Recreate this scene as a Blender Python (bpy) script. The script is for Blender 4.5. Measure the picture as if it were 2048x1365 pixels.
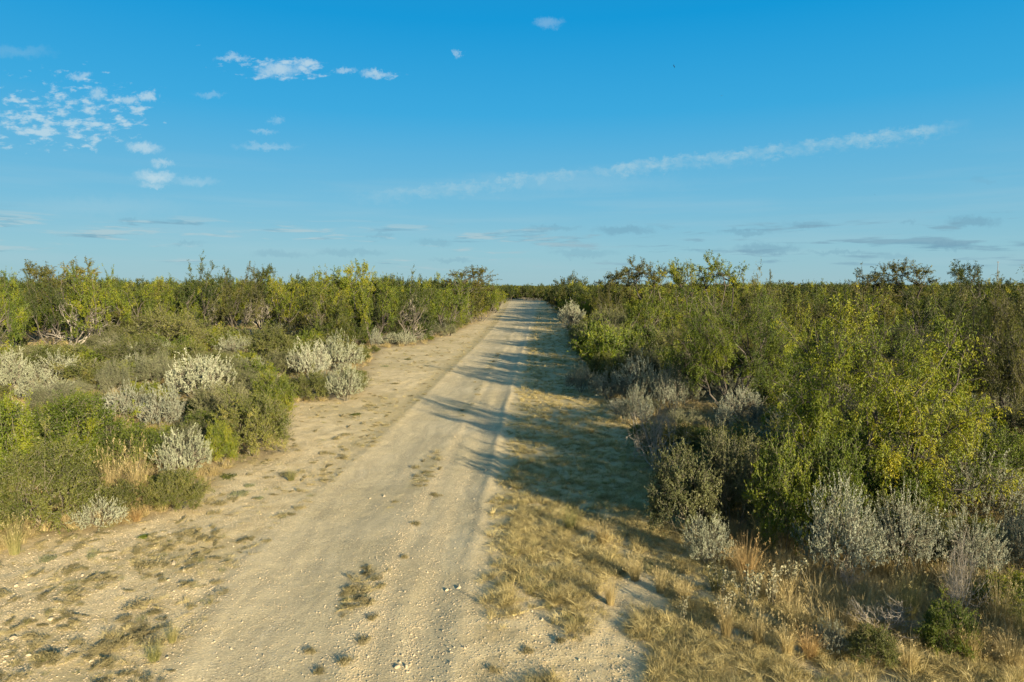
import bpy, math, random
import numpy as np
from mathutils import Vector

sc = bpy.context.scene
for o in list(bpy.data.objects):
    bpy.data.objects.remove(o)
COL = sc.collection
R = math.radians

# ------------------------------------------------------------------ camera
CAM_H = 4.0
PITCH = R(4.54)
FOC = 1365.0                      # focal length in pixels of the 2048 px wide photograph
cam_d = bpy.data.cameras.new('camera')
cam = bpy.data.objects.new('camera', cam_d)
COL.objects.link(cam)
cam.location = (0, 0, CAM_H)
cam.rotation_euler = (R(90) - PITCH, 0, 0)
cam_d.sensor_width = 36.0
cam_d.lens = 24.0
cam_d.clip_start = 0.1
cam_d.clip_end = 20000
sc.camera = cam

# ------------------------------------------------------------------ sun, sky, exposure
SUN_EL = R(13.4)
SUN_AZ = math.atan2(0.577, -0.817)          # clockwise from +Y, towards the sun
sund = bpy.data.lights.new('sun', 'SUN')
sund.energy = 5.0
sund.angle = R(0.53)
sund.color = (1.0, 0.86, 0.62)
sun = bpy.data.objects.new('sun', sund)
COL.objects.link(sun)
sdir = Vector((math.sin(SUN_AZ) * math.cos(SUN_EL), math.cos(SUN_AZ) * math.cos(SUN_EL), math.sin(SUN_EL)))
sun.rotation_euler = sdir.to_track_quat('Z', 'Y').to_euler()
sun.location = (20, -30, 30)

sc.view_settings.view_transform = 'Standard'
sc.view_settings.look = 'None'
sc.view_settings.gamma = 1.0
sc.view_settings.use_curve_mapping = False
sc.view_settings.exposure = 1.44

sc.render.engine = 'CYCLES'
sc.cycles.max_bounces = 5
sc.cycles.diffuse_bounces = 3
sc.cycles.glossy_bounces = 1
sc.cycles.transmission_bounces = 3
sc.cycles.transparent_max_bounces = 4
sc.cycles.caustics_reflective = False
sc.cycles.caustics_refractive = False
sc.cycles.sample_clamp_indirect = 4.0

world = bpy.data.worlds.new('World')
sc.world = world
world.use_nodes = True


class NT:
    """tiny helper to write node trees as expressions"""
    def __init__(self, tree):
        self.t = tree
        self.t.nodes.clear()

    def n(self, typ, **kw):
        nd = self.t.nodes.new(typ)
        for k, v in kw.items():
            setattr(nd, k, v)
        return nd

    def put(self, sock, v):
        if isinstance(v, bpy.types.NodeSocket):
            self.t.links.new(v, sock)
        else:
            if hasattr(sock.default_value, '__len__') and not hasattr(v, '__len__'):
                v = [v] * len(sock.default_value)
            if hasattr(v, '__len__') and len(v) == 3 and len(sock.default_value) == 4:
                v = (*v, 1.0)
            sock.default_value = v

    def m(self, op, a, b=None, c=None, clamp=False):
        nd = self.n('ShaderNodeMath', operation=op, use_clamp=clamp)
        self.put(nd.inputs[0], a)
        if b is not None:
            self.put(nd.inputs[1], b)
        if c is not None:
            self.put(nd.inputs[2], c)
        return nd.outputs[0]

    def vm(self, op, a, b=None):
        nd = self.n('ShaderNodeVectorMath', operation=op)
        self.put(nd.inputs[0], a)
        if b is not None:
            if op == 'SCALE':
                self.put(nd.inputs[3], b)
            else:
                self.put(nd.inputs[1], b)
        return nd.outputs['Value'] if op in ('LENGTH', 'DOT_PRODUCT', 'DISTANCE') else nd.outputs[0]

    def xyz(self, v):
        nd = self.n('ShaderNodeSeparateXYZ')
        self.put(nd.inputs[0], v)
        return nd.outputs

    def comb(self, x, y, z):
        nd = self.n('ShaderNodeCombineXYZ')
        for i, v in enumerate((x, y, z)):
            self.put(nd.inputs[i], v)
        return nd.outputs[0]

    def noise(self, vec, scale, detail=3, rough=0.55, dist=0.0, dim='3D'):
        nd = self.n('ShaderNodeTexNoise', noise_dimensions=dim)
        if vec is not None:
            self.put(nd.inputs['Vector'], vec)
        nd.inputs['Scale'].default_value = scale
        nd.inputs['Detail'].default_value = detail
        nd.inputs['Roughness'].default_value = rough
        nd.inputs['Distortion'].default_value = dist
        return nd

    def step(self, v, lo, hi, a=0.0, b=1.0):
        nd = self.n('ShaderNodeMapRange', interpolation_type='SMOOTHSTEP')
        self.put(nd.inputs[0], v)
        for i, q in enumerate((lo, hi, a, b)):
            self.put(nd.inputs[i + 1], q)
        return nd.outputs[0]

    def lin(self, v, lo, hi, a=0.0, b=1.0):
        nd = self.n('ShaderNodeMapRange')
        self.put(nd.inputs[0], v)
        for i, q in enumerate((lo, hi, a, b)):
            self.put(nd.inputs[i + 1], q)
        return nd.outputs[0]

    def mix(self, f, a, b, blend='MIX'):
        nd = self.n('ShaderNodeMix', data_type='RGBA', blend_type=blend)
        self.put(nd.inputs[0], f)
        self.put(nd.inputs[6], a)
        self.put(nd.inputs[7], b)
        return nd.outputs[2]

    def ramp(self, f, stops):
        nd = self.n('ShaderNodeValToRGB')
        el = nd.color_ramp.elements
        while len(el) < len(stops):
            el.new(0.5)
        for e, (p, c) in zip(el, stops):
            e.position = p
            e.color = (*c, 1.0)
        self.put(nd.inputs[0], f)
        return nd.outputs[0]


def build_world():
    w = NT(world.node_tree)
    out = w.n('ShaderNodeOutputWorld')
    bg = w.n('ShaderNodeBackground')
    w.t.links.new(bg.outputs[0], out.inputs[0])
    bg.inputs['Strength'].default_value = 0.095
    sky = w.n('ShaderNodeTexSky', sky_type='NISHITA')
    sky.sun_disc = False
    sky.sun_elevation = SUN_EL
    sky.sun_rotation = SUN_AZ
    sky.altitude = 200
    sky.air_density = 1.0
    sky.dust_density = 0.6
    sky.ozone_density = 2.0
    tc = w.n('ShaderNodeTexCoord')
    d = tc.outputs['Generated']
    dx, dy, dz = w.xyz(d)
    dyc = w.m('MAXIMUM', dy, 0.05)
    a = w.m('DIVIDE', dx, dyc)               # tangent of azimuth
    b = w.m('DIVIDE', dz, dyc)               # tangent of elevation in the forward half of the sky
    fwd = w.step(dy, 0.1, 0.3)
    # the photograph's deep teal-blue grade: elevation gradient blended over the physical sky
    grad = w.ramp(w.m('ARCSINE', w.m('MAXIMUM', dz, 0.0)), [(0.0, (1.30, 2.05, 2.25)), (0.05, (1.05, 2.08, 2.48)), (0.12, (.62, 1.86, 2.66)), (0.24, (.14, 1.50, 2.78)), (0.36, (.0, 1.20, 2.62)), (0.50, (.05, 1.0, 2.25)), (1.0, (.22, .80, 1.65))])
    # the sun's half of the sky keeps the physical model's own pale glow
    sunside = w.vm('DOT_PRODUCT', d, tuple(sdir))
    skyc = w.mix(w.step(sunside, -0.25, 0.85, 0.975, 0.35), sky.outputs[0], grad)
    zc = w.m('MAXIMUM', dz, 0.015)
    P = w.comb(w.m('DIVIDE', dx, zc), w.m('DIVIDE', dy, zc), 0.0)

    def A(px):
        return (px - 1024) / FOC

    def B(px, py):
        t = math.atan((682.5 - py) / FOC) - PITCH
        return math.tan(t)
    ab = w.comb(a, b, 0.0)
    nz = w.noise(ab, 52.0, 7, 0.72)
    nv = w.vm('SUBTRACT', nz.outputs['Color'], (0.5, 0.5, 0.5))
    abd = w.vm('ADD', ab, w.vm('MULTIPLY', nv, (0.055, 0.030, 0.0)))

    def blob(px, py, rx, ry, src=abd):
        v = w.vm('SUBTRACT', src, (A(px), B(px, py), 0.0))
        v = w.vm('MULTIPLY', v, (FOC / rx, FOC / ry, 0.0))
        return w.m('SUBTRACT', 1.0, w.vm('LENGTH', v))

    # puffy altocumulus patches at the upper left
    area = None
    for (px, py, rx, ry, s) in ((160, 230, 260, 120, 1.0), (60, 160, 150, 60, .8), (560, 138, 190, 38, 1.0), (450, 60, 190, 80, .45),
                                (760, 148, 110, 22, .8), (30, 250, 220, 110, .8), (1095, 50, 60, 40, .45), (920, 105, 70, 30, .4),
                                (270, 190, 130, 60, .8), (120, 310, 150, 34, .5), (400, 120, 260, 60, .35)):
        q = w.m('MULTIPLY', w.step(blob(px, py, rx * 1.25, ry * 1.25, ab), 0.0, 0.75), s)
        area = q if area is None else w.m('MAXIMUM', area, q)
    # cells: direction scaled wider than tall
    cellv = w.vm('MULTIPLY', ab, (1.0, 2.1, 1.0))
    n1 = w.noise(cellv, 44.0, 8, 0.60, 0.0)
    n2 = w.noise(cellv, 9.0, 2, 0.5)
    dens = w.m('ADD', w.m('MULTIPLY', n1.outputs[0], 0.78), w.m('MULTIPLY', n2.outputs[0], 0.22))
    thr = w.m('SUBTRACT', 0.80, w.m('MULTIPLY', area, 0.335))
    puff = w.step(w.m('SUBTRACT', dens, thr), -0.01, 0.15)
    puff = w.m('MULTIPLY', puff, w.m('MULTIPLY', fwd, w.step(area, 0.02, 0.35)))

    # isolated clouds (position, size, density)
    iso = None
    for (px, py, rx, ry, s) in ((302, 297, 36, 10, .75), (338, 325, 26, 8, .6), (322, 354, 46, 13, .85), (318, 370, 30, 6, .5),
                                (626, 127, 26, 11, .9), (572, 140, 46, 15, .85), (480, 115, 34, 7, .6), (762, 148, 34, 8, .75),
                                (542, 293, 66, 7, .35), (435, 190, 32, 6, .28), (568, 243, 18, 7, .3), (540, 265, 26, 5, .35),
                                (402, 364, 52, 10, .32), (275, 198, 26, 8, .7), (314, 192, 18, 10, .8), (184, 152, 22, 8, .6),
                                (700, 141, 22, 6, .6), (1096, 45, 28, 12, .3), (918, 108, 8, 8, .5), (215, 186, 20, 12, .6)):
        q = w.m('MULTIPLY', w.step(blob(px, py, rx * 1.25, ry * 1.3), 0.0, 0.9), s * .85)
        iso = q if iso is None else w.m('MAXIMUM', iso, q)

    # long streak: a band along a sloping, slightly bent line
    ax0, bx0 = A(640), B(640, 402)
    ax1, bx1 = A(1935), B(1935, 246)
    sl = (bx1 - bx0) / (ax1 - ax0)
    n3 = w.noise(ab, 9.0, 5, 0.6)
    wob = w.m('MULTIPLY', w.m('SUBTRACT', n3.outputs[0], 0.5), 0.012)
    line = w.m('ADD', w.m('MULTIPLY', w.m('SUBTRACT', a, ax0), sl), bx0)
    off = w.m('SUBTRACT', w.m('SUBTRACT', b, line), wob)
    t = w.lin(a, ax0, ax1)
    bow = w.m('MULTIPLY', w.m('MULTIPLY', t, w.m('SUBTRACT', 1.0, t)), -0.018)
    off = w.m('SUBTRACT', off, bow)
    n4 = w.noise(w.vm('MULTIPLY', ab, (1.0, 1.6, 1)), 60.0, 7, 0.7)
    wid = w.m('ADD', 0.0052, w.m('MULTIPLY', w.m('SUBTRACT', n4.outputs[0], 0.47), 0.024))
    wid = w.m('MAXIMUM', wid, 0.0012)
    top = w.step(off, w.m('MULTIPLY', wid, 0.3), w.m('MULTIPLY', wid, 1.6), 1.0, 0.0)
    bot = w.step(off, w.m('MULTIPLY', wid, -3.0), w.m('MULTIPLY', wid, 0.2), 0.0, 1.0)
    ends = w.m('MULTIPLY', w.step(t, 0.0, 0.22), w.step(t, 0.9, 1.0, 1.0, 0.0))
    n5 = w.noise(ab, 11.0, 3, 0.5)
    streak = w.m('MULTIPLY', w.m('MULTIPLY', top, bot), w.m('MULTIPLY', ends, w.step(n5.outputs[0], 0.25, 0.6, 0.5, 1.0)))
    streak = w.m('MULTIPLY', streak, w.m('MULTIPLY', w.step(n4.outputs[0], 0.32, 0.64, 0.15, 0.62), w.step(w.noise(ab, 22.0, 5, .65).outputs[0], .34, .6, .45, 1.0)))
    fw = w.m('MULTIPLY', w.step(blob(1130, 366, 330, 26), 0.0, 0.9), 0.16)
    fw2 = w.m('MULTIPLY', w.step(blob(230, 412, 240, 26), 0.0, 0.9), 0.16)
    fw3 = w.m('MULTIPLY', w.step(blob(60, 104, 100, 16), 0.0, 0.9), 0.16)
    streak = w.m('MAXIMUM', w.m('MAXIMUM', streak, fw), w.m('MAXIMUM', fw2, fw3))

    # thin flat cumulus low over the horizon: white tops, blue grey undersides; all round the horizon
    az = w.m('ARCTAN2', dx, dy)
    el = w.m('ARCSINE', dz)
    ho = w.comb(az, w.m('MULTIPLY', el, 9.5), 0.0)
    n6 = w.noise(ho, 10.0, 5, 0.6, 0.2)
    n6b = w.noise(w.vm('ADD', ho, (3.1, 0.085, 1.0)), 3.0, 2, 0.5)
    band = w.m('MULTIPLY', w.step(el, 0.015, 0.035), w.step(el, 0.075, 0.10, 1.0, 0.0))
    low = w.m('ADD', w.m('MULTIPLY', n6.outputs[0], 0.7), w.m('MULTIPLY', n6b.outputs[0], 0.3))
    lowd = w.m('MULTIPLY', w.step(low, 0.52, 0.62), band)
    n7 = w.noise(w.comb(az, w.m('MULTIPLY', el, 14.0), 0.0), 3.5, 3, 0.5)
    veil = w.m('MULTIPLY', w.step(n7.outputs[0], 0.42, 0.7), w.m('MULTIPLY', w.step(el, 0.0, 0.03), w.step(el, 0.10, 0.2, 1.0, 0.0)))
    lown = w.noise(w.vm('ADD', ho, (0.02, 0.05, 0)), 10.0, 5, 0.6, 0.2)
    lit = w.step(w.m('SUBTRACT', n6.outputs[0], lown.outputs[0]), -0.05, 0.08)
    litx = w.m('MULTIPLY', lit, w.step(az, -0.1, 0.25, 1.0, 0.15))

    # explicit grey-blue bars on the right and centre
    bars = None
    for (px, py, rx, ry, s) in ((1935, 443, 56, 8, .8), (1245, 461, 62, 8, .7), (1110, 456, 56, 5, .45), (1610, 449, 50, 6, .6), (1490, 465, 56, 5, .6),
                                (1530, 497, 70, 7, .7), (1670, 506, 66, 4, .5), (1895, 492, 62, 6, .6), (1780, 513, 40, 6, .35), (870, 484, 46, 6, .4),
                                (765, 472, 28, 4, .35), (1165, 506, 70, 6, .4), (1808, 446, 18, 4, .4), (262, 441, 20, 4, .4), (380, 489, 36, 4, .35),
                                (560, 508, 60, 6, .4), (700, 505, 80, 6, .4), (1950, 361, 30, 5, .2), (1415, 503, 46, 4, .35), (905, 520, 46, 4, .4)):
        q = w.m('MULTIPLY', w.step(blob(px, py, rx * 1.25, ry * 1.7), 0.0, 0.7), s)
        bars = q if bars is None else w.m('MAXIMUM', bars, q)

    c = skyc
    white = (2.5, 3.0, 3.15)
    grey = (.62, 1.28, 1.75)
    c = w.mix(w.m('MULTIPLY', veil, 0.16), c, (1.7, 2.35, 2.6))
    c = w.mix(w.m('MULTIPLY', lowd, 0.7), c, w.mix(litx, grey, (1.75, 2.3, 2.45)))
    c = w.mix(w.m('MULTIPLY', w.m('MULTIPLY', bars, fwd), 0.62), c, grey)
    c = w.mix(w.m('MULTIPLY', streak, fwd), c, (1.75, 2.5, 2.8))
    isomask = w.m('MAXIMUM', w.m('MULTIPLY', puff, 0.62), w.m('MULTIPLY', w.m('MULTIPLY', iso, fwd), 0.85))
    c = w.mix(isomask, c, white)
    w.put(bg.inputs['Color'], c)


build_world()

# ------------------------------------------------------------------ maths helpers
def ray(px, py):
    """direction through a photograph pixel"""
    x = (px - 1024) / FOC
    y = (682.5 - py) / FOC
    cp, sp = math.cos(PITCH), math.sin(PITCH)
    return (x, cp + y * sp, y * cp - sp)


def G(px, py, z=0.0):
    d = ray(px, py)
    t = (z - CAM_H) / d[2]
    return d[0] * t, d[1] * t


def project(x, y, z):
    cp, sp = math.cos(PITCH), math.sin(PITCH)
    zz = z - CAM_H
    dep = y * cp - zz * sp
    up = y * sp + zz * cp
    return 1024 + FOC * x / dep, 682.5 - FOC * up / dep


def hash2(ix, iy, s):
    h = (ix.astype(np.int64) * 374761393 + iy.astype(np.int64) * 668265263 + s * 1442695041) & 0xffffffff
    h = ((h ^ (h >> 13)) * 1274126177) & 0xffffffff
    h = h ^ (h >> 16)
    return (h & 0xffff) / 65535.0


def vn(x, y, s=0):
    x = np.asarray(x, float); y = np.asarray(y, float)
    ix, iy = np.floor(x), np.floor(y)
    fx, fy = x - ix, y - iy
    fx = fx * fx * (3 - 2 * fx); fy = fy * fy * (3 - 2 * fy)
    a = hash2(ix, iy, s); b = hash2(ix + 1, iy, s); c = hash2(ix, iy + 1, s); d = hash2(ix + 1, iy + 1, s)
    return (a * (1 - fx) + b * fx) * (1 - fy) + (c * (1 - fx) + d * fx) * fy


def fbm(x, y, s=0, o=4):
    v, amp, tot = 0, 1.0, 0
    for k in range(o):
        v = v + amp * vn(x * 2 ** k + 17.3 * k, y * 2 ** k - 9.1 * k, s + k)
        tot += amp
        amp *= 0.5
    return v / tot


def sst(v, lo, hi):
    t = np.clip((v - lo) / (hi - lo), 0, 1)
    return t * t * (3 - 2 * t)


def edge(pts):
    g = sorted([(G(*p)[1], G(*p)[0]) for p in pts])
    ys = np.array([q[0] for q in g]); xs = np.array([q[1] for q in g])
    s0 = (xs[1] - xs[0]) / (ys[1] - ys[0])
    ys = np.concatenate([[ys[0] - 40], ys]); xs = np.concatenate([[xs[0] - s0 * 10], xs])
    return lambda y: np.interp(y, ys, xs)


trackL = edge([(1020, 603), (1012, 620), (992, 650), (955, 690), (930, 715), (882, 762), (825, 815), (762, 876), (700, 930), (625, 1000), (545, 1075), (470, 1170), (400, 1280), (350, 1365)])
trackR = edge([(1078, 603), (1070, 620), (1062, 650), (1048, 700), (1036, 745), (1022, 800), (1004, 860), (994, 920), (980, 1000), (966, 1080), (950, 1170), (932, 1280), (918, 1365)])
brushL = edge([(1008, 603), (985, 632), (940, 655), (900, 672), (860, 690), (770, 702), (748, 740), (735, 790), (660, 806), (598, 812), (572, 905), (480, 940), (425, 1000), (330, 1040), (250, 1066), (110, 1085), (0, 1135)])
brushR = edge([(1088, 603), (1105, 628), (1125, 655), (1142, 690), (1150, 730), (1180, 790), (1215, 830), (1250, 890), (1285, 950), (1310, 1020), (1345, 1090), (1400, 1160), (1500, 1215), (1600, 1260), (1750, 1310), (2048, 1350)])


def cx(y):
    return 0.5 * (trackL(y) + trackR(y))


def Hgt(x, y):
    x = np.asarray(x, float); y = np.asarray(y, float)
    l, r = trackL(y), trackR(y)
    ww = r - l
    t = (x - l) / ww
    wob = (fbm(x * .35, y * .35, 5, 2) - .5) * .05
    z = (fbm(x * .12, y * .12, 3, 2) - .5) * .16
    near = np.clip(1.3 - y / 90.0, .15, 1)
    rut = lambda c, wd, dp: -dp * np.exp(-((t + wob - c) / wd) ** 2)
    z = z + near * (rut(.28, .14, .022) + rut(.84, .07, .024) + rut(.66, .05, .010))
    z = z + near * (.014 + .016 * sst(y, 10, 16)) * np.exp(-((t + wob - .97) / .035) ** 2) * (.4 + 1.2 * vn(x * .5, y * .35, 77)) + near * .02 * np.exp(-((t - .0) / .06) ** 2)
    z = z + near * .014 * np.exp(-((t + wob - .60) / .06) ** 2)
    out = np.clip(np.maximum(-t, t - 1), 0, 10)
    z = z + np.clip(out * .05, 0, .08)
    fine = (fbm(x * 2.3, y * 1.6, 11, 3) - .5) * .020 + (fbm(x * 9, y * 9, 21, 3) - .5) * .009
    z = z + fine * near * (1 + 1.0 * np.clip(out * 3, 0, 1))
    return z


# ------------------------------------------------------------------ mesh building
class MB:
    """collects vertex / face arrays with a per vertex tint"""
    def __init__(self):
        self.v, self.f3, self.f4, self.t, self.n = [], [], [], [], 0

    def add(self, v, f, tint=0.5):
        v = np.asarray(v, np.float32).reshape(-1, 3)
        f = np.asarray(f, np.int64)
        (self.f4 if f.shape[1] == 4 else self.f3).append(f + self.n)
        self.v.append(v)
        self.t.append(np.broadcast_to(np.asarray(tint, np.float32), (len(v),)).copy())
        self.n += len(v)

    def mesh(self, name, smooth=False):
        me = bpy.data.meshes.new(name)
        v = np.concatenate(self.v)
        f4 = np.concatenate(self.f4) if self.f4 else np.zeros((0, 4), np.int64)
        f3 = np.concatenate(self.f3) if self.f3 else np.zeros((0, 3), np.int64)
        me.vertices.add(len(v))
        me.vertices.foreach_set('co', v.ravel())
        nl = f4.size + f3.size
        me.loops.add(nl)
        me.loops.foreach_set('vertex_index', np.concatenate([f4.ravel(), f3.ravel()]).astype(np.int32))
        me.polygons.add(len(f4) + len(f3))
        st = np.concatenate([np.arange(len(f4)) * 4, f4.size + np.arange(len(f3)) * 3]).astype(np.int32)
        me.polygons.foreach_set('loop_start', st)
        me.polygons.foreach_set('use_smooth', np.full(len(st), smooth))
        at = me.attributes.new('tint', 'FLOAT', 'POINT')
        at.data.foreach_set('value', np.concatenate(self.t))
        me.update(calc_edges=True)
        return me


def norm(a):
    return a / (np.linalg.norm(a, axis=-1, keepdims=True) + 1e-9)


def leaves(mb, rng, P, D, L, W, tint, fold=0.0):
    """diamond leaves: base P, direction D"""
    N = len(P)
    if N == 0:
        return
    D = norm(D)
    S = norm(np.cross(D, rng.normal(size=(N, 3))))
    L = np.broadcast_to(np.asarray(L, float), (N,))[:, None]
    W = np.broadcast_to(np.asarray(W, float), (N,))[:, None]
    v = np.stack([P, P + D * L * .5 + S * W * .5, P + D * L, P + D * L * .5 - S * W * .5], 1)
    f = np.arange(N * 4).reshape(N, 4)
    tt = np.repeat(np.broadcast_to(np.asarray(tint, float), (N,)), 4)
    mb.add(v, f, tt)


def tubes(mb, pts, rad, tint=0.5, k=3):
    """pts (N,m,3), rad (N,m) -> open tubes"""
    pts = np.asarray(pts, float); rad = np.asarray(rad, float)
    N, m, _ = pts.shape
    if N == 0:
        return
    T = np.gradient(pts, axis=1)
    T = norm(T)
    ref = np.zeros((N, 1, 3)); ref[..., 0] = 1.0
    ref = ref + 0 * T
    bad = np.abs(T[..., 0]) > .9
    ref[bad] = (0, 1, 0)
    U = norm(np.cross(T, ref)); V = np.cross(T, U)
    ang = np.arange(k) * 2 * np.pi / k
    ring = pts[:, :, None, :] + rad[:, :, None, None] * (np.cos(ang)[None, None, :, None] * U[:, :, None, :] + np.sin(ang)[None, None, :, None] * V[:, :, None, :])
    idx = np.arange(N * m * k).reshape(N, m, k)
    a = idx[:, :-1, :]; b = np.roll(a, -1, 2); c = np.roll(idx[:, 1:, :], -1, 2); d = idx[:, 1:, :]
    f = np.stack([a, b, c, d], -1).reshape(-1, 4)
    tt = np.broadcast_to(np.asarray(tint, float).reshape(-1, 1), (N, m * k)).reshape(-1) if np.ndim(tint) else tint
    mb.add(ring, f, tt)


def curve(rng, A, B, m, jit, sag=0.0, bow=None):
    """curved polylines from A to B, (N,m,3)"""
    N = len(A)
    t = np.linspace(0, 1, m)[None, :, None]
    p = A[:, None, :] * (1 - t) + B[:, None, :] * t
    L = np.linalg.norm(B - A, axis=1)[:, None, None]
    o = rng.normal(size=(N, 1, 3)) * jit
    o2 = rng.normal(size=(N, m, 3)) * jit * .35
    p = p + L * (o * (t * (1 - t)) * 2 + o2 * np.minimum(t, 1 - t) * 2)
    p[..., 2] += sag * (L * t * (1 - t))[..., 0] * -4
    return p


# ------------------------------------------------------------------ plant generators
def crown_plant(seed, H=1.5, Rr=1.0, base=.1, clumps=30, crad=.25, twigs=10, per=16, leaf=(.035, .02), droop=0.0, up=0.3,
                stems=6, shell=.55, frond=0, twiglen=.3, stemr=.02, shoots=0, twigr=.003, lump=.3, k=3, spread=.15, leafstart=.1, zig=.12):
    """woody plant whose leaves sit on real twigs grouped in clumps; returns (foliage mesh, wood mesh)"""
    rng = np.random.default_rng(seed)
    fo, wo = MB(), MB()
    # clump centres in a lumpy half ellipsoid
    th = rng.uniform(0, 2 * np.pi, clumps)
    cz = rng.uniform(-.35, 1, clumps)
    cz[:clumps // 5] = rng.uniform(-.35, .1, clumps // 5)
    rr = np.sqrt(1 - np.clip(cz, -1, 1) ** 2)
    rad = rng.uniform(shell, 1, clumps) * (1 - lump * rng.random(clumps))
    mid = H * (base + (1 - base) * .42)
    hz_up, hz_dn = H - mid, mid - H * base
    C = np.stack([rr * np.cos(th) * Rr * rad, rr * np.sin(th) * Rr * rad, mid + np.where(cz > 0, cz * hz_up, cz * hz_dn / .35 * .9) * rad], 1)
    C[:, :2] -= 0
    tipscale = 1.0
    # main stems
    ms = max(3, stems)
    tm = rng.uniform(0, 2 * np.pi, ms)
    A = np.stack([np.cos(tm), np.sin(tm), 0 * tm], 1) * spread * Rr * .4
    A[:, 2] = -.05
    B = np.stack([np.cos(tm) * Rr * .42, np.sin(tm) * Rr * .42, np.full(ms, H * (base * .6 + .28))], 1) * rng.uniform(.7, 1.2, (ms, 1))
    main = curve(rng, A, B, 6, zig)
    tubes(wo, main, np.linspace(stemr, stemr * .62, 6)[None, :] * rng.uniform(.7, 1.2, (ms, 1)), rng.random(ms), 5 if stemr > .03 else 4)
    nodes = main[:, 2:, :].reshape(-1, 3)
    # second order limbs reach every clump
    dd = np.linalg.norm(C[:, None, :] - nodes[None], axis=2) + rng.random((clumps, len(nodes))) * Rr * .25
    src = nodes[np.argmin(dd, 1)]
    limb = curve(rng, src, C, 7, zig * 1.3, -.06)
    tubes(wo, limb, np.linspace(stemr * .5, stemr * .16, 7)[None, :] * rng.uniform(.7, 1.2, (clumps, 1)), rng.random(clumps), 4 if stemr > .03 else 3)
    # twigs
    ci = np.repeat(np.arange(clumps), twigs)
    N = len(ci)
    st = limb[ci, rng.integers(3, 7, N)]
    outward = norm(C[ci] - np.array([0, 0, mid * .7]))
    dr = norm(rng.normal(size=(N, 3)) + outward * .9 + np.array([0, 0, up]))
    ln = twiglen * rng.uniform(.45, 1.25, N)[:, None]
    en = st + dr * ln + rng.normal(size=(N, 3)) * crad * .4
    en[:, 2] = np.maximum(en[:, 2], .03)
    tw = curve(rng, st, en, 5, zig * 1.2, -droop * .25)
    clt = rng.random(clumps)
    if shoots:
        top = np.argsort(-C[:, 2])[:max(6, clumps // 3)]
        si = top[rng.integers(0, len(top), shoots)]
        s0 = C[si]
        s1 = s0 + np.stack([rng.normal(size=shoots) * .2, rng.normal(size=shoots) * .2, rng.uniform(.35, .8, shoots)], 1) * twiglen * 2.0
        sh = curve(rng, s0, s1, 5, .1)
        tw = np.concatenate([tw, sh]); ci = np.concatenate([ci, si]); N = len(ci)
    tubes(wo, tw, np.linspace(twigr * 1.6, twigr * .6, 5)[None, :] * np.ones((N, 1)), rng.random(N), 3)
    # leaves
    M = N * per
    wi = np.repeat(np.arange(N), per)
    tt = rng.uniform(leafstart, 1.0, M) * 3.999
    i0 = tt.astype(int); fr = (tt - i0)[:, None]
    P = tw[wi, i0] * (1 - fr) + tw[wi, i0 + 1] * fr
    tdir = norm(tw[wi, i0 + 1] - tw[wi, i0])
    D = norm(rng.normal(size=(M, 3)) * .9 + tdir * .5 + np.array([0, 0, up * .6]))
    tint = np.clip(.55 * clt[ci[wi]] + .45 * rng.random(M), 0, 1)
    if frond:
        FD = norm(rng.normal(size=(M, 3)) * .55 + tdir * .35 + np.array([0, 0, -droop]))
        FL = rng.uniform(.09, .17, M)
        side = norm(np.cross(FD, rng.normal(size=(M, 3))))
        for j in range(frond):
            s = (j // 2 + 1) / (frond / 2 + .3)
            sg = 1 if j % 2 else -1
            bP = P + FD * (FL * s)[:, None] + np.array([0, 0, -1.0]) * (FL * s * s * .35)[:, None]
            lD = norm(side * sg + FD * .75 + np.array([0, 0, -.35]))
            leaves(fo, rng, bP, lD, leaf[0] * rng.uniform(.7, 1.2, M), leaf[1], tint)
    else:
        P = P + rng.normal(size=(M, 3)) * leaf[0] * .3
        leaves(fo, rng, P, D + np.array([0, 0, -droop * 1.2]), leaf[0] * rng.uniform(.6, 1.3, M), leaf[1] * rng.uniform(.7, 1.2, M), tint)
    return fo, wo


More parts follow.
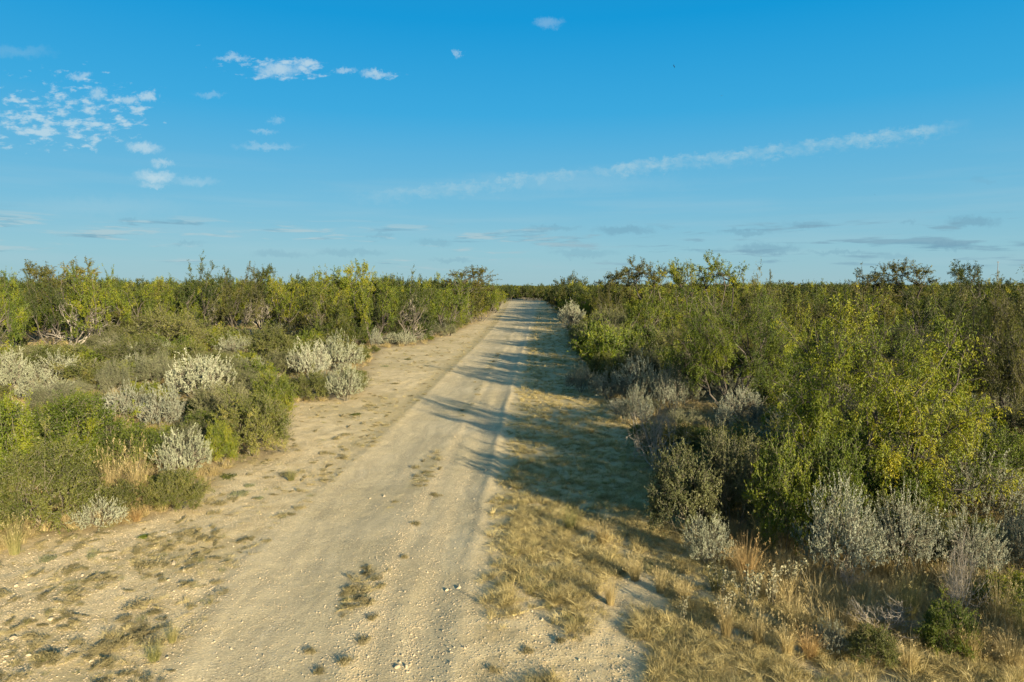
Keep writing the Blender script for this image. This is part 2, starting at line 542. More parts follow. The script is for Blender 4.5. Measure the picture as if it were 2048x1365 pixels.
def spike_shrub(seed, H=1.1, Rr=.75, n=230, seg=.24, per=48, leaf=(.022, .012), tilt=80, wand=1.0, loose=0.0, upright=1.0):
    """silver shrub: a bush of many short upright wands thickly set with small leaves"""
    rng = np.random.default_rng(seed)
    fo, wo = MB(), MB()
    th = rng.uniform(0, 2 * np.pi, n)
    ti = np.radians(tilt) * np.sqrt(rng.random(n))
    ln = np.where(rng.random(n) < .35, rng.uniform(.5, .85, n), rng.uniform(.84, 1.06, n))
    lumps = 1 + .13 * np.sin(th * 2 + rng.uniform(0, 6)) + .10 * np.sin(th * 5 + rng.uniform(0, 6))
    q = np.stack([np.sin(ti) * np.cos(th) * Rr, np.sin(ti) * np.sin(th) * Rr, (.18 + .62 * np.cos(ti)) * H], 1) * (ln * lumps)[:, None]
    wl = seg * wand * rng.uniform(.7, 1.35, n)
    out = np.stack([np.cos(th), np.sin(th), 0 * th], 1) * np.sin(ti)[:, None]
    wd = norm(out * rng.uniform(.3, 1.2, (n, 1)) + np.array([0, 0, upright]) + rng.normal(size=(n, 3)) * .34)
    tip = q + wd * wl[:, None]
    # nine or so main limbs carry all the tips
    nl = 10
    la = rng.uniform(0, 2 * np.pi, nl); lr = rng.uniform(.15, .62, nl)
    LA = rng.normal(size=(nl, 3)) * np.array([.03, .03, 0]); LA[:, 2] = -.04
    LB = np.stack([np.cos(la) * lr * Rr, np.sin(la) * lr * Rr, H * rng.uniform(.28, .5, nl)], 1)
    limbs = curve(rng, LA, LB, 7, .16)
    tubes(wo, limbs, np.linspace(.014, .006, 7)[None] * np.ones((nl, 1)), rng.random(nl), 4)
    nodes = limbs[:, 1:, :].reshape(-1, 3)
    dd = np.linalg.norm(q[:, None] - nodes[None], axis=2) + rng.random((n, len(nodes))) * .12
    A = nodes[np.argmin(dd, 1)]
    c0 = curve(rng, A, q, 5, .16)
    c1 = curve(rng, q, tip, 5, .12)
    c = np.concatenate([c0[:, :-1], c1], 1)
    m = c.shape[1]
    tubes(wo, c, np.linspace(.005, .0018, m)[None] * np.ones((n, 1)), rng.random(n), 3)
    s1 = q + norm(wd + rng.normal(size=(n, 3)) * .7) * (wl * rng.uniform(.4, .95, n))[:, None]
    c2 = curve(rng, q - wd * .02, s1, 5, .12)
    i3 = rng.integers(2, 5, n)
    q3 = c0[np.arange(n), i3]
    s3 = q3 + norm(wd * .8 + out * .5 + rng.normal(size=(n, 3)) * .8) * (wl * rng.uniform(.4, .9, n))[:, None]
    s3[:, 2] = np.maximum(s3[:, 2], .03)
    c3 = curve(rng, q3, s3, 5, .12)
    tubes(wo, np.concatenate([c2, c3]), np.linspace(.003, .0015, 5)[None] * np.ones((2 * n, 1)), rng.random(2 * n), 3)
    wands = np.concatenate([c1, c2, c3])
    N = len(wands)
    cnt = (per * rng.uniform(.35, 1.15, N) * (rng.random(N) > .06)).astype(int)
    wi = np.repeat(np.arange(N), cnt)
    M_ = len(wi)
    tt = np.clip(rng.random(M_) ** .85, 0, .999) * 3.999
    i0 = tt.astype(int); fr = (tt - i0)[:, None]
    P = wands[wi, i0] * (1 - fr) + wands[wi, i0 + 1] * fr
    td = norm(wands[wi, i0 + 1] - wands[wi, i0])
    D = norm(rng.normal(size=(M_, 3)) * (1.0 + loose) + td * .5 + np.array([0, 0, .1]))
    wt = rng.random(N)
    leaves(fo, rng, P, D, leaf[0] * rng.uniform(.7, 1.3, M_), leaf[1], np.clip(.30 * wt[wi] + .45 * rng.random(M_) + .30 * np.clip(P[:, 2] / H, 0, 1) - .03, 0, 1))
    return fo, wo


def grass_clump(seed, n=120, h=.45, r=.12, lean=.5, w=.006, m=4, curl=.5, heads=0):
    rng = np.random.default_rng(seed)
    fo = MB()
    th = rng.uniform(0, 2 * np.pi, n)
    rr = r * np.sqrt(rng.random(n))
    A = np.stack([np.cos(th) * rr, np.sin(th) * rr, np.full(n, -.015)], 1)
    th2 = th + rng.normal(size=n) * .8
    ln = rng.uniform(.45, 1.1, n) * h
    ln2 = lean * rng.uniform(.2, 1.2, n)
    out = np.stack([np.cos(th2), np.sin(th2), 0 * th2], 1)
    t = np.linspace(0, 1, m)[None, :, None]
    z = ln[:, None, None] * (t - curl * ln2[:, None, None] * t ** 2.2 * .8)
    p = A[:, None, :] + out[:, None, :] * (ln * ln2)[:, None, None] * t ** 1.4
    p = p + z * np.array([0, 0, 1.0])
    p = p + rng.normal(size=p.shape) * h * .015 * t
    p[..., 2] = np.where(t[..., 0] > 0, np.maximum(p[..., 2], .004), p[..., 2])
    S = norm(np.cross(out, np.array([0, 0, 1.0])) + rng.normal(size=(n, 3)) * .5)[:, None, :]
    wd = (w * np.linspace(1, .15, m))[None, :, None] * rng.uniform(.6, 1.3, (n, 1, 1))
    v = np.stack([p - S * wd, p + S * wd], 2)          # n,m,2,3
    idx = np.arange(n * m * 2).reshape(n, m, 2)
    f = np.stack([idx[:, :-1, 0], idx[:, :-1, 1], idx[:, 1:, 1], idx[:, 1:, 0]], -1).reshape(-1, 4)
    fo.add(v, f, np.repeat(rng.random(n), m * 2))
    if heads:
        k = rng.integers(0, n, heads)
        P = np.repeat(p[k, -1], 7, 0) + rng.normal(size=(heads * 7, 3)) * .012
        leaves(fo, rng, P, rng.normal(size=(heads * 7, 3)) + np.array([0, 0, .8]), .025, .008, .95)
    return fo


def forb(seed, h=.5, n=9, leaf=.06):
    """soft grey-leaved weed: upright stems with drooping pale leaves gathered near the tips"""
    rng = np.random.default_rng(seed)
    fo, wo = MB(), MB()
    th = rng.uniform(0, 2 * np.pi, n)
    A = np.stack([np.cos(th) * .03, np.sin(th) * .03, np.full(n, -.02)], 1)
    rr = rng.uniform(.05, .28, n)
    B = np.stack([np.cos(th) * rr, np.sin(th) * rr, h * rng.uniform(.6, 1.05, n)], 1)
    c = curve(rng, A, B, 7, .08)
    tubes(wo, c, np.linspace(.005, .002, 7)[None] * np.ones((n, 1)), .6, 3)
    per = 16
    wi = np.repeat(np.arange(n), per); M = n * per
    tt = np.clip(1 - rng.random(M) ** 1.6 * .7, 0, .999) * 5.999
    i0 = tt.astype(int); fr = (tt - i0)[:, None]
    P = c[wi, i0] * (1 - fr) + c[wi, i0 + 1] * fr
    ang = rng.uniform(0, 2 * np.pi, M)
    O = np.stack([np.cos(ang), np.sin(ang), rng.uniform(-.7, .5, M)], 1)
    leaves(fo, rng, P, O, leaf * rng.uniform(.6, 1.2, M), leaf * .42, rng.random(M))
    P2 = P + norm(O) * leaf * .55
    leaves(fo, rng, P2, O * .5 + np.array([0, 0, -1.0]), leaf * .6, leaf * .36, rng.random(M))
    return fo, wo


def creeping_weed(seed, r=.22, n=150, h=.03, leaf=(.013, .007), per=9):
    """low patch of small sprigs, thin and uneven"""
    rng = np.random.default_rng(seed)
    fo = MB()
    k = 7
    ca = rng.uniform(0, 2 * np.pi, k); cr = r * .62 * np.sqrt(rng.random(k))
    ci = rng.integers(0, k, n)
    A = np.stack([np.cos(ca[ci]) * cr[ci], np.sin(ca[ci]) * cr[ci], np.zeros(n)], 1) + rng.normal(size=(n, 3)) * np.array([r * .2, r * .2, 0])
    A[:, 2] = 0
    B = A + rng.normal(size=(n, 3)) * np.array([.035, .035, 0]) + np.array([0, 0, 1.0]) * (h * rng.uniform(.2, 1.5, n))[:, None]
    c = curve(rng, A, B, 4, .14)
    tubes(fo, c, np.linspace(.0022, .001, 4)[None] * np.ones((n, 1)), rng.random(n), 3)
    wi = np.repeat(np.arange(n), per); M_ = n * per
    tt = rng.uniform(.1, .999, M_) * 2.999
    i0 = tt.astype(int); fr = (tt - i0)[:, None]
    P = c[wi, i0] * (1 - fr) + c[wi, i0 + 1] * fr
    leaves(fo, rng, P, rng.normal(size=(M_, 3)) + np.array([0, 0, .5]), leaf[0] * rng.uniform(.6, 1.5, M_), leaf[1], rng.random(M_))
    return fo


def bare_shrub(seed, H=1.2, Rr=.7, n=9, r0=.012, depth=3, kids=4, up=.5):
    """leafless branching shrub"""
    rng = np.random.default_rng(seed)
    wo = MB()
    th = rng.uniform(0, 2 * np.pi, n)
    A = np.stack([np.cos(th) * .04, np.sin(th) * .04, np.full(n, -.03)], 1)
    ti = rng.uniform(.15, 1, n)
    B = np.stack([np.cos(th) * Rr * ti * .6, np.sin(th) * Rr * ti * .6, H * .55 * rng.uniform(.6, 1.1, n) * (1.15 - .4 * ti)], 1)
    c = curve(rng, A, B, 7, .1)
    tubes(wo, c, np.linspace(r0, r0 * .6, 7)[None] * np.ones((n, 1)), rng.random(n), 5)
    L = H * .42; r = r0 * .55
    par = c
    for dpt in range(depth):
        m = len(par) * kids
        pi = np.repeat(np.arange(len(par)), kids)
        st = par[pi, rng.integers(3, 7, m)]
        pd = norm(par[pi, -1] - par[pi, 0])
        en = st + norm(pd * .9 + rng.normal(size=(m, 3)) * .55 + np.array([0, 0, up * .4])) * (L * rng.uniform(.5, 1.15, m))[:, None]
        en[:, 2] = np.maximum(en[:, 2], .05)
        par = curve(rng, st, en, 7, .1)
        tubes(wo, par, np.linspace(r, r * .5, 7)[None] * np.ones((m, 1)), rng.random(m), 3)
        L *= .6; r *= .58
    return wo


def stone_mesh(seed, name, flat=.6):
    rng = np.random.default_rng(seed)
    import bmesh
    bm = bmesh.new()
    bmesh.ops.create_icosphere(bm, subdivisions=2 if name == 'stone' else 1, radius=1.0)
    co = np.array([v.co[:] for v in bm.verts])
    for _ in range(7):
        nrm = norm(rng.normal(size=3)); d = rng.uniform(.45, .85)
        pr = co @ nrm
        co = co - np.outer(np.clip(pr - d, 0, None), nrm) * .9
    co *= np.array([1.0, rng.uniform(.65, .95), flat])
    for v, c in zip(bm.verts, co):
        v.co = c
    me = bpy.data.meshes.new(name)
    bm.to_mesh(me)
    bm.free()
    at = me.attributes.new('tint', 'FLOAT', 'POINT')
    at.data.foreach_set('value', np.full(len(me.vertices), rng.random(), np.float32))
    return me


# ------------------------------------------------------------------ materials
def new_mat(name):
    m = bpy.data.materials.new(name)
    m.use_nodes = True
    w = NT(m.node_tree)
    out = w.n('ShaderNodeOutputMaterial')
    return m, w, out


def leaf_mat(name, stops, trans=.35, gloss=.06, vary=.25, rough=.6, patch=None):
    gloss *= .45
    trans *= .72
    stops = [(p, tuple(v * k for v, k in zip(c, (.90, .84, .80)))) if 'silver' not in name and 'grass' not in name else (p, c) for p, c in stops]
    m, w, out = new_mat(name)
    at = w.n('ShaderNodeAttribute', attribute_name='tint')
    oi = w.n('ShaderNodeObjectInfo')
    tc = w.n('ShaderNodeTexCoord')
    nz = w.noise(tc.outputs['Object'], 1.6, 2, .5)
    f = w.m('ADD', w.m('MULTIPLY', at.outputs['Fac'], .62), w.m('MULTIPLY', w.step(nz.outputs[0], .3, .7), .38))
    f = w.m('ADD', f, w.m('MULTIPLY', w.m('SUBTRACT', oi.outputs['Random'], .5), .35), clamp=True)
    c = w.ramp(f, stops)
    rnd2 = w.m('FRACT', w.m('MULTIPLY', oi.outputs['Random'], 13.7))
    br = w.m('ADD', 1 - vary * .5, w.m('MULTIPLY', rnd2, vary))
    c = w.vm('SCALE', c, br)
    di = w.n('ShaderNodeBsdfDiffuse')
    tr = w.n('ShaderNodeBsdfTranslucent')
    w.put(di.inputs[0], c)
    w.put(tr.inputs[0], w.vm('MULTIPLY', c, (1.15, 1.1, .55)))
    mx = w.n('ShaderNodeMixShader'); mx.inputs[0].default_value = trans
    w.t.links.new(di.outputs[0], mx.inputs[1]); w.t.links.new(tr.outputs[0], mx.inputs[2])
    gl = w.n('ShaderNodeBsdfGlossy'); gl.inputs['Roughness'].default_value = rough
    gl.inputs[0].default_value = (.8, .8, .8, 1)
    mx2 = w.n('ShaderNodeMixShader'); mx2.inputs[0].default_value = gloss
    w.t.links.new(mx.outputs[0], mx2.inputs[1]); w.t.links.new(gl.outputs[0], mx2.inputs[2])
    w.t.links.new(mx2.outputs[0], out.inputs[0])
    return m


def bark_mat(name, a, b):
    m, w, out = new_mat(name)
    at = w.n('ShaderNodeAttribute', attribute_name='tint')
    tc = w.n('ShaderNodeTexCoord')
    nz = w.noise(w.vm('MULTIPLY', tc.outputs['Object'], (9, 9, 3)), 3.0, 4, .6)
    f = w.m('ADD', w.m('MULTIPLY', at.outputs['Fac'], .5), w.m('MULTIPLY', nz.outputs[0], .5))
    c = w.mix(w.step(f, .3, .7), a, b)
    p = w.n('ShaderNodeBsdfPrincipled')
    p.inputs['Roughness'].default_value = .9
    w.put(p.inputs['Base Color'], c)
    w.t.links.new(p.outputs[0], out.inputs[0])
    return m


M = {}
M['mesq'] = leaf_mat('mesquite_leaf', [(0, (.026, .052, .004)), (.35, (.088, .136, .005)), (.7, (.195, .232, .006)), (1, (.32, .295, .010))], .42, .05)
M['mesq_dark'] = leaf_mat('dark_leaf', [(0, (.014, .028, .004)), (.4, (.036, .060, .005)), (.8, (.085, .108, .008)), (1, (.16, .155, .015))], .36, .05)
M['mesq_olive'] = leaf_mat('olive_leaf', [(0, (.028, .036, .006)), (.4, (.072, .082, .010)), (.8, (.150, .145, .018)), (1, (.23, .19, .035))], .36, .05)
M['green'] = leaf_mat('bright_shrub_leaf', [(0, (.026, .050, .003)), (.4, (.085, .130, .004)), (.75, (.19, .22, .007)), (1, (.33, .30, .015))], .34, .05)
M['olive'] = leaf_mat('olive_shrub_leaf', [(0, (.026, .040, .007)), (.4, (.078, .098, .015)), (.8, (.155, .165, .032)), (1, (.25, .225, .055))], .3, .05)
M['greyg'] = leaf_mat('grey_green_leaf', [(0, (.048, .060, .020)), (.4, (.110, .128, .042)), (.8, (.20, .205, .085)), (1, (.31, .285, .14))], .25, .05)
M['blue'] = leaf_mat('blue_green_leaf', [(0, (.09, .11, .055)), (.5, (.18, .20, .10)), (1, (.29, .30, .16))], .25, .05)
M['silver'] = leaf_mat('silver_leaf', [(0, (.14, .155, .08)), (.4, (.27, .285, .17)), (.8, (.41, .415, .275)), (1, (.55, .53, .38))], .18, .05, .2)
M['silver_dim'] = leaf_mat('grey_silver_leaf', [(0, (.11, .12, .07)), (.4, (.20, .215, .14)), (.8, (.32, .33, .235)), (1, (.43, .42, .33))], .2, .05, .2)
M['forb'] = leaf_mat('woolly_leaf', [(0, (.16, .16, .09)), (.5, (.27, .27, .16)), (1, (.42, .40, .26))], .25, .05)
M['straw'] = leaf_mat('dry_grass_blade', [(0, (.16, .115, .045)), (.35, (.31, .235, .095)), (.75, (.45, .355, .16)), (1, (.54, .44, .23))], .3, .05, .3)
M['straw_red'] = leaf_mat('rusty_grass_blade', [(0, (.15, .09, .035)), (.4, (.30, .19, .07)), (1, (.46, .33, .14))], .3, .05, .3)
M['straw_green'] = leaf_mat('greenish_grass_blade', [(0, (.07, .085, .025)), (.4, (.17, .17, .055)), (.8, (.32, .27, .10)), (1, (.45, .37, .17))], .3, .05, .3)
M['verge'] = leaf_mat('verge_grass_blade', [(0, (.15, .115, .045)), (.3, (.31, .245, .095)), (.7, (.48, .39, .17)), (1, (.62, .52, .26))], .3, .04, .45)
M['weed'] = leaf_mat('weed_leaf', [(0, (.13, .125, .055)), (.5, (.25, .225, .11)), (1, (.38, .33, .18))], .2, .04, .4)
M['bark'] = bark_mat('dark_bark', (.035, .028, .020), (.10, .084, .06))
M['grey_bark'] = bark_mat('grey_twig_bark', (.09, .078, .048), (.23, .20, .13))
M['dead'] = bark_mat('bleached_wood', (.17, .145, .11), (.38, .33, .255))


def ground_mat():
    m, w, out = new_mat('caliche_soil')
    geo = w.n('ShaderNodeNewGeometry')
    P = geo.outputs['Position']
    att = lambda n: w.n('ShaderNodeAttribute', attribute_name=n).outputs['Fac']
    track, grass, litter = att('track'), att('grass'), att('litter')
    big = w.noise(P, .35, 4, .6).outputs[0]
    px_, py_, pz_ = w.xyz(P)
    wv = w.m('MULTIPLY', w.m('SUBTRACT', w.noise(P, .5, 3, .5).outputs[0], .5), 3.2)
    along = w.comb(w.m('ADD', w.m('MULTIPLY', att('across'), 3.4), wv), w.m('MULTIPLY', py_, .22), 0.0)
    wear = w.noise(along, 1.0, 5, .6, .3).outputs[0]
    grit = w.n('ShaderNodeTexVoronoi', feature='F1'); grit.inputs['Scale'].default_value = 62
    w.put(grit.inputs['Vector'], P)
    gcell = w.xyz(grit.outputs['Color'])
    gpatch = w.step(w.noise(P, 1.1, 4, .6).outputs[0], .38, .62, .15, 1.0)
    midn = w.noise(P, 2.6, 5, .62).outputs[0]
    fine = w.noise(P, 36, 5, .7).outputs[0]
    vfine = w.noise(P, 95, 3, .6).outputs[0]
    soil = w.mix(w.step(midn, .3, .7), (.44, .335, .165), (.60, .47, .25))
    trk = w.mix(w.step(midn, .3, .72), (.40, .32, .17), (.515, .41, .22))
    trk = w.mix(w.step(big, .35, .68), trk, (.56, .45, .255))
    trk = w.mix(w.m('MULTIPLY', w.step(wear, .38, .64), .6), trk, (.345, .28, .16))
    trk = w.mix(w.m('MULTIPLY', w.step(wear, .56, .74), .45), trk, (.58, .475, .285))
    c = w.mix(track, soil, trk)
    # caliche flecks and pebbly grains
    vo = w.n('ShaderNodeTexVoronoi', feature='F1'); vo.inputs['Scale'].default_value = 34
    w.put(vo.inputs['Vector'], P)
    cell = w.xyz(vo.outputs['Color'])[0]
    fleck = w.m('MULTIPLY', w.step(cell, .80, .86), w.step(vo.outputs['Distance'], .25, .42, 1, 0))
    c = w.mix(w.m('MULTIPLY', fleck, .55), c, (.66, .57, .41))
    c = w.vm('SCALE', c, w.lin(fine, .2, .8, .76, 1.24))
    c = w.vm('SCALE', c, w.m('ADD', 1.0, w.m('MULTIPLY', gpatch, w.lin(gcell[1], 0, 1, -.26, .22))))
    c = w.vm('SCALE', c, w.lin(vfine, .2, .8, .86, 1.14))
    # thin dry thatch
    th = w.mix(w.step(fine, .35, .65), (.18, .14, .055), (.40, .315, .13))
    gm = w.m('MULTIPLY', grass, w.step(w.m('ADD', w.m('MULTIPLY', fine, .6), w.m('MULTIPLY', midn, .4)), .42, .56))
    c = w.mix(gm, c, th)
    c = w.mix(w.m('MULTIPLY', litter, w.step(w.m('ADD', w.m('MULTIPLY', fine, .5), w.m('MULTIPLY', midn, .5)), .36, .58)), c, (.17, .125, .065))
    p = w.n('ShaderNodeBsdfPrincipled')
    p.inputs['Roughness'].default_value = .95
    p.inputs['Specular IOR Level'].default_value = .15
    w.put(p.inputs['Base Color'], c)
    hgt = w.m('ADD', w.m('MULTIPLY', fine, .016), w.m('MULTIPLY', vfine, .006))
    hgt = w.m('ADD', hgt, w.m('MULTIPLY', fleck, .012))
    hgt = w.m('ADD', hgt, w.m('MULTIPLY', midn, .010))
    gh = w.m('MULTIPLY', w.step(grit.outputs['Distance'], .0, .45, 1, 0), w.m('MULTIPLY', w.step(gcell[0], .45, .95), gpatch))
    hgt = w.m('ADD', hgt, w.m('MULTIPLY', gh, .009))
    bp = w.n('ShaderNodeBump')
    bp.inputs['Strength'].default_value = .9
    bp.inputs['Distance'].default_value = 1.0
    w.put(bp.inputs['Height'], hgt)
    w.t.links.new(bp.outputs[0], p.inputs['Normal'])
    w.t.links.new(p.outputs[0], out.inputs[0])
    return m


def stone_mat():
    m, w, out = new_mat('limestone')
    tc = w.n('ShaderNodeTexCoord')
    oi = w.n('ShaderNodeObjectInfo')
    nz = w.noise(tc.outputs['Object'], 3.0, 4, .6).outputs[0]
    c = w.mix(w.step(nz, .3, .7), (.37, .29, .165), (.53, .43, .27))
    c = w.vm('SCALE', c, w.lin(oi.outputs['Random'], 0, 1, .75, 1.15))
    p = w.n('ShaderNodeBsdfPrincipled')
    p.inputs['Roughness'].default_value = .9
    w.put(p.inputs['Base Color'], c)
    bp = w.n('ShaderNodeBump'); bp.inputs['Strength'].default_value = .4; bp.inputs['Distance'].default_value = .1
    w.put(bp.inputs['Height'], nz)
    w.t.links.new(bp.outputs[0], p.inputs['Normal'])
    w.t.links.new(p.outputs[0], out.inputs[0])
    return m


M['ground'] = ground_mat()
M['stone'] = stone_mat()


# ------------------------------------------------------------------ ground and track, one continuous relief
def build_ground():
    rows = [-60, -40, -25, -15, -8, -3, 0, 2, 3.5, 4.5]
    y = 5.2
    while y < 75:
        rows.append(y); y += max(.032, .0062 * y)
    while y < 3500:
        rows.append(y); y *= 1.05
    rows = np.array(rows)
    # columns: parameter inside the track 0..1, metres outside
    inside = np.linspace(0, 1, 150)
    outw = [0.0]
    s = .032
    while outw[-1] < 3500:
        outw.append(outw[-1] + s)
        s *= 1.0 + (.012 if outw[-1] < 8 else .045 if outw[-1] < 40 else .25)
    outw = np.array(outw[1:])
    l, r = trackL(rows), trackR(rows)
    Xc = np.concatenate([l[:, None] - outw[::-1][None, :], l[:, None] + (r - l)[:, None] * inside[None, :], r[:, None] + outw[None, :]], 1)
    Yc = np.broadcast_to(rows[:, None], Xc.shape)
    nl = len(outw); nt = len(inside)
    Z = Hgt(Xc, Yc)
    tt = (Xc - l[:, None]) / (r - l)[:, None]
    # feathered masks
    j = (fbm(Xc * 1.3, Yc * .8, 31, 3) - .5) * .16
    track = sst(tt + j * 1.6, -.10, .14) * sst(1.02 - tt + j, -.04, .08)
    bl, br = brushL(rows)[:, None], brushR(rows)[:, None]
    n1 = fbm(Xc * 1.1, Yc * .7, 41, 4)
    right = sst(tt + j, .99, 1.14) * (.45 + .45 * sst(n1, .35, .6))
    right = right * np.where(Yc < 9.5, sst(n1 + (Yc - 8.2) * .10 - np.clip(Xc - 2.2, 0, 2) * .05, .36, .52), 1)
    left = sst(-tt - j, .0, .05) * sst(n1, .48, .64) * .6
    leftedge = sst(-tt, -.02, .03) * sst(-tt, .30, .10) * sst(Yc, 12, 22) * .8
    midg = np.exp(-((tt + j * .6 - .54) / .06) ** 2) * sst(n1, .46, .62) * .7
    grass = np.clip(np.maximum.reduce([right, left, leftedge, midg]), 0, 1)
    litter = np.maximum(sst(bl - Xc + j * 3, -.3, .8), sst(Xc - br + j * 3, -.3, .8)) * .8
    mat = M['ground']
    V = np.stack([Xc, Yc, Z], -1)
    lat = Xc - cx(rows)[:, None]
    for nm, c0, c1 in (('ground', 0, nl + 1), ('dirt_track', nl, nl + nt), ('ground', nl + nt - 1, nl + nt + nl)):
        sub = V[:, c0:c1]
        nr, nc = sub.shape[:2]
        idx = np.arange(nr * nc).reshape(nr, nc)
        f = np.stack([idx[:-1, :-1], idx[:-1, 1:], idx[1:, 1:], idx[1:, :-1]], -1).reshape(-1, 4)
        mb = MB(); mb.add(sub, f, .5)
        if nm == 'ground' and c0 == 0:
            keep = (sub, f); keepa = [a[:, c0:c1].ravel() for a in (track, grass, litter, lat)]
            continue
        att = [a[:, c0:c1].ravel() for a in (track, grass, litter, lat)]
        if nm == 'ground':
            mb = MB(); mb.add(keep[0], keep[1], .5); mb.add(sub, f, .5)
            att = [np.concatenate([a, b]) for a, b in zip(keepa, att)]
        me = mb.mesh(nm, True)
        for an, a in zip(('track', 'grass', 'litter', 'across'), att):
            q = me.attributes.new(an, 'FLOAT', 'POINT')
            q.data.foreach_set('value', a.astype(np.float32))
        me.materials.append(mat)
        o = bpy.data.objects.new(nm, me)
        COL.objects.link(o)
        o['kind'] = 'structure'
        o['label'] = 'pale caliche ground with dry grass and bare soil on both sides of the track' if nm == 'ground' else 'pale two-rut dirt track running away to the horizon'


build_ground()

# ------------------------------------------------------------------ prototypes (meshes only)
class Proto:
    def __init__(self, name, parts, H, Rr):
        co = np.empty(len(parts[0][1].vertices) * 3, np.float32)
        parts[0][1].vertices.foreach_get('co', co)
        co = co.reshape(-1, 3)
        self.name, self.parts = name, parts
        self.H = float(np.quantile(co[:, 2], .993)); self.R = float(np.quantile(np.hypot(co[:, 0], co[:, 1]), .95))


def mk(fw, mat, wmat, pn=('foliage', 'stems')):
    out = []
    if not isinstance(fw, tuple):
        me = fw.mesh(pn[0]); me.materials.append(M[mat]); return [(pn[0], me)]
    for b, mt, n in ((fw[0], mat, pn[0]), (fw[1], wmat, pn[1])):
        me = b.mesh(n, n != pn[0])
        me.materials.append(M[mt])
        out.append((n, me))
    return out


TR = ('crown', 'trunk')
PR = {}
PR['mesqA'] = [Proto('mesquite_tree', mk(crown_plant(s, 3.6, 2.4, .03, 54, .3, 26, 7, (.056, .0135), .8, .1, 8, .6, 6, .42, .045, 6, .003, .34), 'mesq', 'bark', TR), 3.7, 2.5) for s in (101, 102)]
PR['mesqB'] = [Proto('mesquite_tree', mk(crown_plant(s, 4.0, 2.5, .0, 38, .16, 20, 22, (.062, .028), .3, .1, 4, .62, 0, .36, .045, 7, .0028, .46), 'mesq', 'bark', TR), 4.15, 2.5) for s in (111, 112, 113, 114)]
PR['mesqC'] = [Proto('mesquite_tree', mk(crown_plant(s, 4.0, 2.4, .0, 32, .16, 14, 16, (.11, .055), .2, .1, 3, .55, 0, .36, .045, 4, .003, .46), 'mesq', 'bark', TR), 4.15, 2.4) for s in (121, 122, 123)]
PR['airy'] = [Proto('airy_tree', mk(crown_plant(s, 4.6, 1.7, .42, 17, .25, 10, 28, (.085, .035), .4, .4, 3, .4, 0, .42, .05, 8, .005, .3, 4, .1), 'mesq_olive', 'bark', TR), 4.8, 1.6) for s in (131, 132)]
PR['dome'] = [Proto('leafy_shrub', mk(crown_plant(s, 1.4, 1.05, .0, 84, .14, 17, 24, (.032, .019), 0, .35, 8, .66, 0, .21, .012, 8, .0018, .34), 'green', 'grey_bark'), 1.45, 1.15) for s in (201, 202, 203)]
PR['domeM'] = [Proto('leafy_shrub', mk(crown_plant(s, 1.5, 1.1, .0, 60, .15, 12, 18, (.052, .032), 0, .35, 6, .62, 0, .24, .012, 6, .003, .34), 'green', 'grey_bark'), 1.55, 1.2) for s in (211, 212, 213)]
PR['twiggy'] = [Proto('thorny_shrub', mk(crown_plant(s, 1.6, 1.1, .0, 84, .2, 18, 20, (.030, .017), 0, .5, 10, .55, 0, .27, .012, 30, .0020, .34, 3, .15, .1, .16), 'greyg', 'grey_bark'), 1.75, 1.25) for s in (221, 222)]
PR['blue'] = [Proto('wispy_shrub', mk(crown_plant(s, 1.1, .95, .0, 60, .15, 24, 14, (.045, .009), 0, 1.2, 10, .5, 0, .26, .01, 16, .0015, .3), 'blue', 'grey_bark'), 1.2, 1.05) for s in (231,)]
PR['silver'] = [Proto('silver_shrub', mk(spike_shrub(s, h_, r_, int(n_ * .72), w_, 38, (.021, .012), 84, 1.0, lo_, up_), 'silver', 'grey_bark'), 1.08, .78) for s, h_, r_, n_, w_, lo_, up_ in ((301, .9, .78, 330, .17, .0, .9), (302, .8, .85, 300, .20, .2, .7), (303, 1.0, .72, 300, .15, .1, 1.1), (304, .85, .8, 360, .13, .3, .8))]
PR['silverL'] = [Proto('silver_shrub', mk(spike_shrub(s, 1.1, .95, 240, .25, 36, (.026, .014), 84, 1.0, .9, .7), 'silver_dim', 'grey_bark'), 1.35, 1.0) for s in (311, 312)]
PR['bare'] = [Proto('bare_shrub', [('branches', (lambda me: (me.materials.append(M['dead']), me)[1])(bare_shrub(s, 1.3, .9, 9, .014).mesh('branches', True)))], 1.4, .9) for s in (401, 402)]
PR['snag'] = [Proto('dead_tree', [('branches', (lambda me: (me.materials.append(M['dead']), me)[1])(bare_shrub(s, 2.6, 2.2, 5, .06, 3, 4, .2).mesh('branches', True)))], 2.6, 2.2) for s in (411,)]
PR['bunch'] = [Proto('grass_clump', mk(grass_clump(s, 360, .62, .13, .75, .0030, 5, .6, 70), 'straw', None, ('blades', '')), .62, .32) for s in (501, 502, 503)]
PR['forb'] = [Proto('grey_leaved_weed', mk(forb(s), 'forb', 'grey_bark', ('leaf_sprays', 'stems')), .5, .25) for s in (511, 512)]
PR['weed'] = [Proto('creeping_weed', mk(creeping_weed(s), 'weed', None, ('leaf_sprays', '')), .07, .22) for s in (521, 522, 523, 524, 525)]

# ------------------------------------------------------------------ things
PLANTS = []
RNG = random.Random(7)


def tag(o, label, cat, group=None):
    o['label'] = label; o['category'] = cat
    if group:
        o['group'] = group


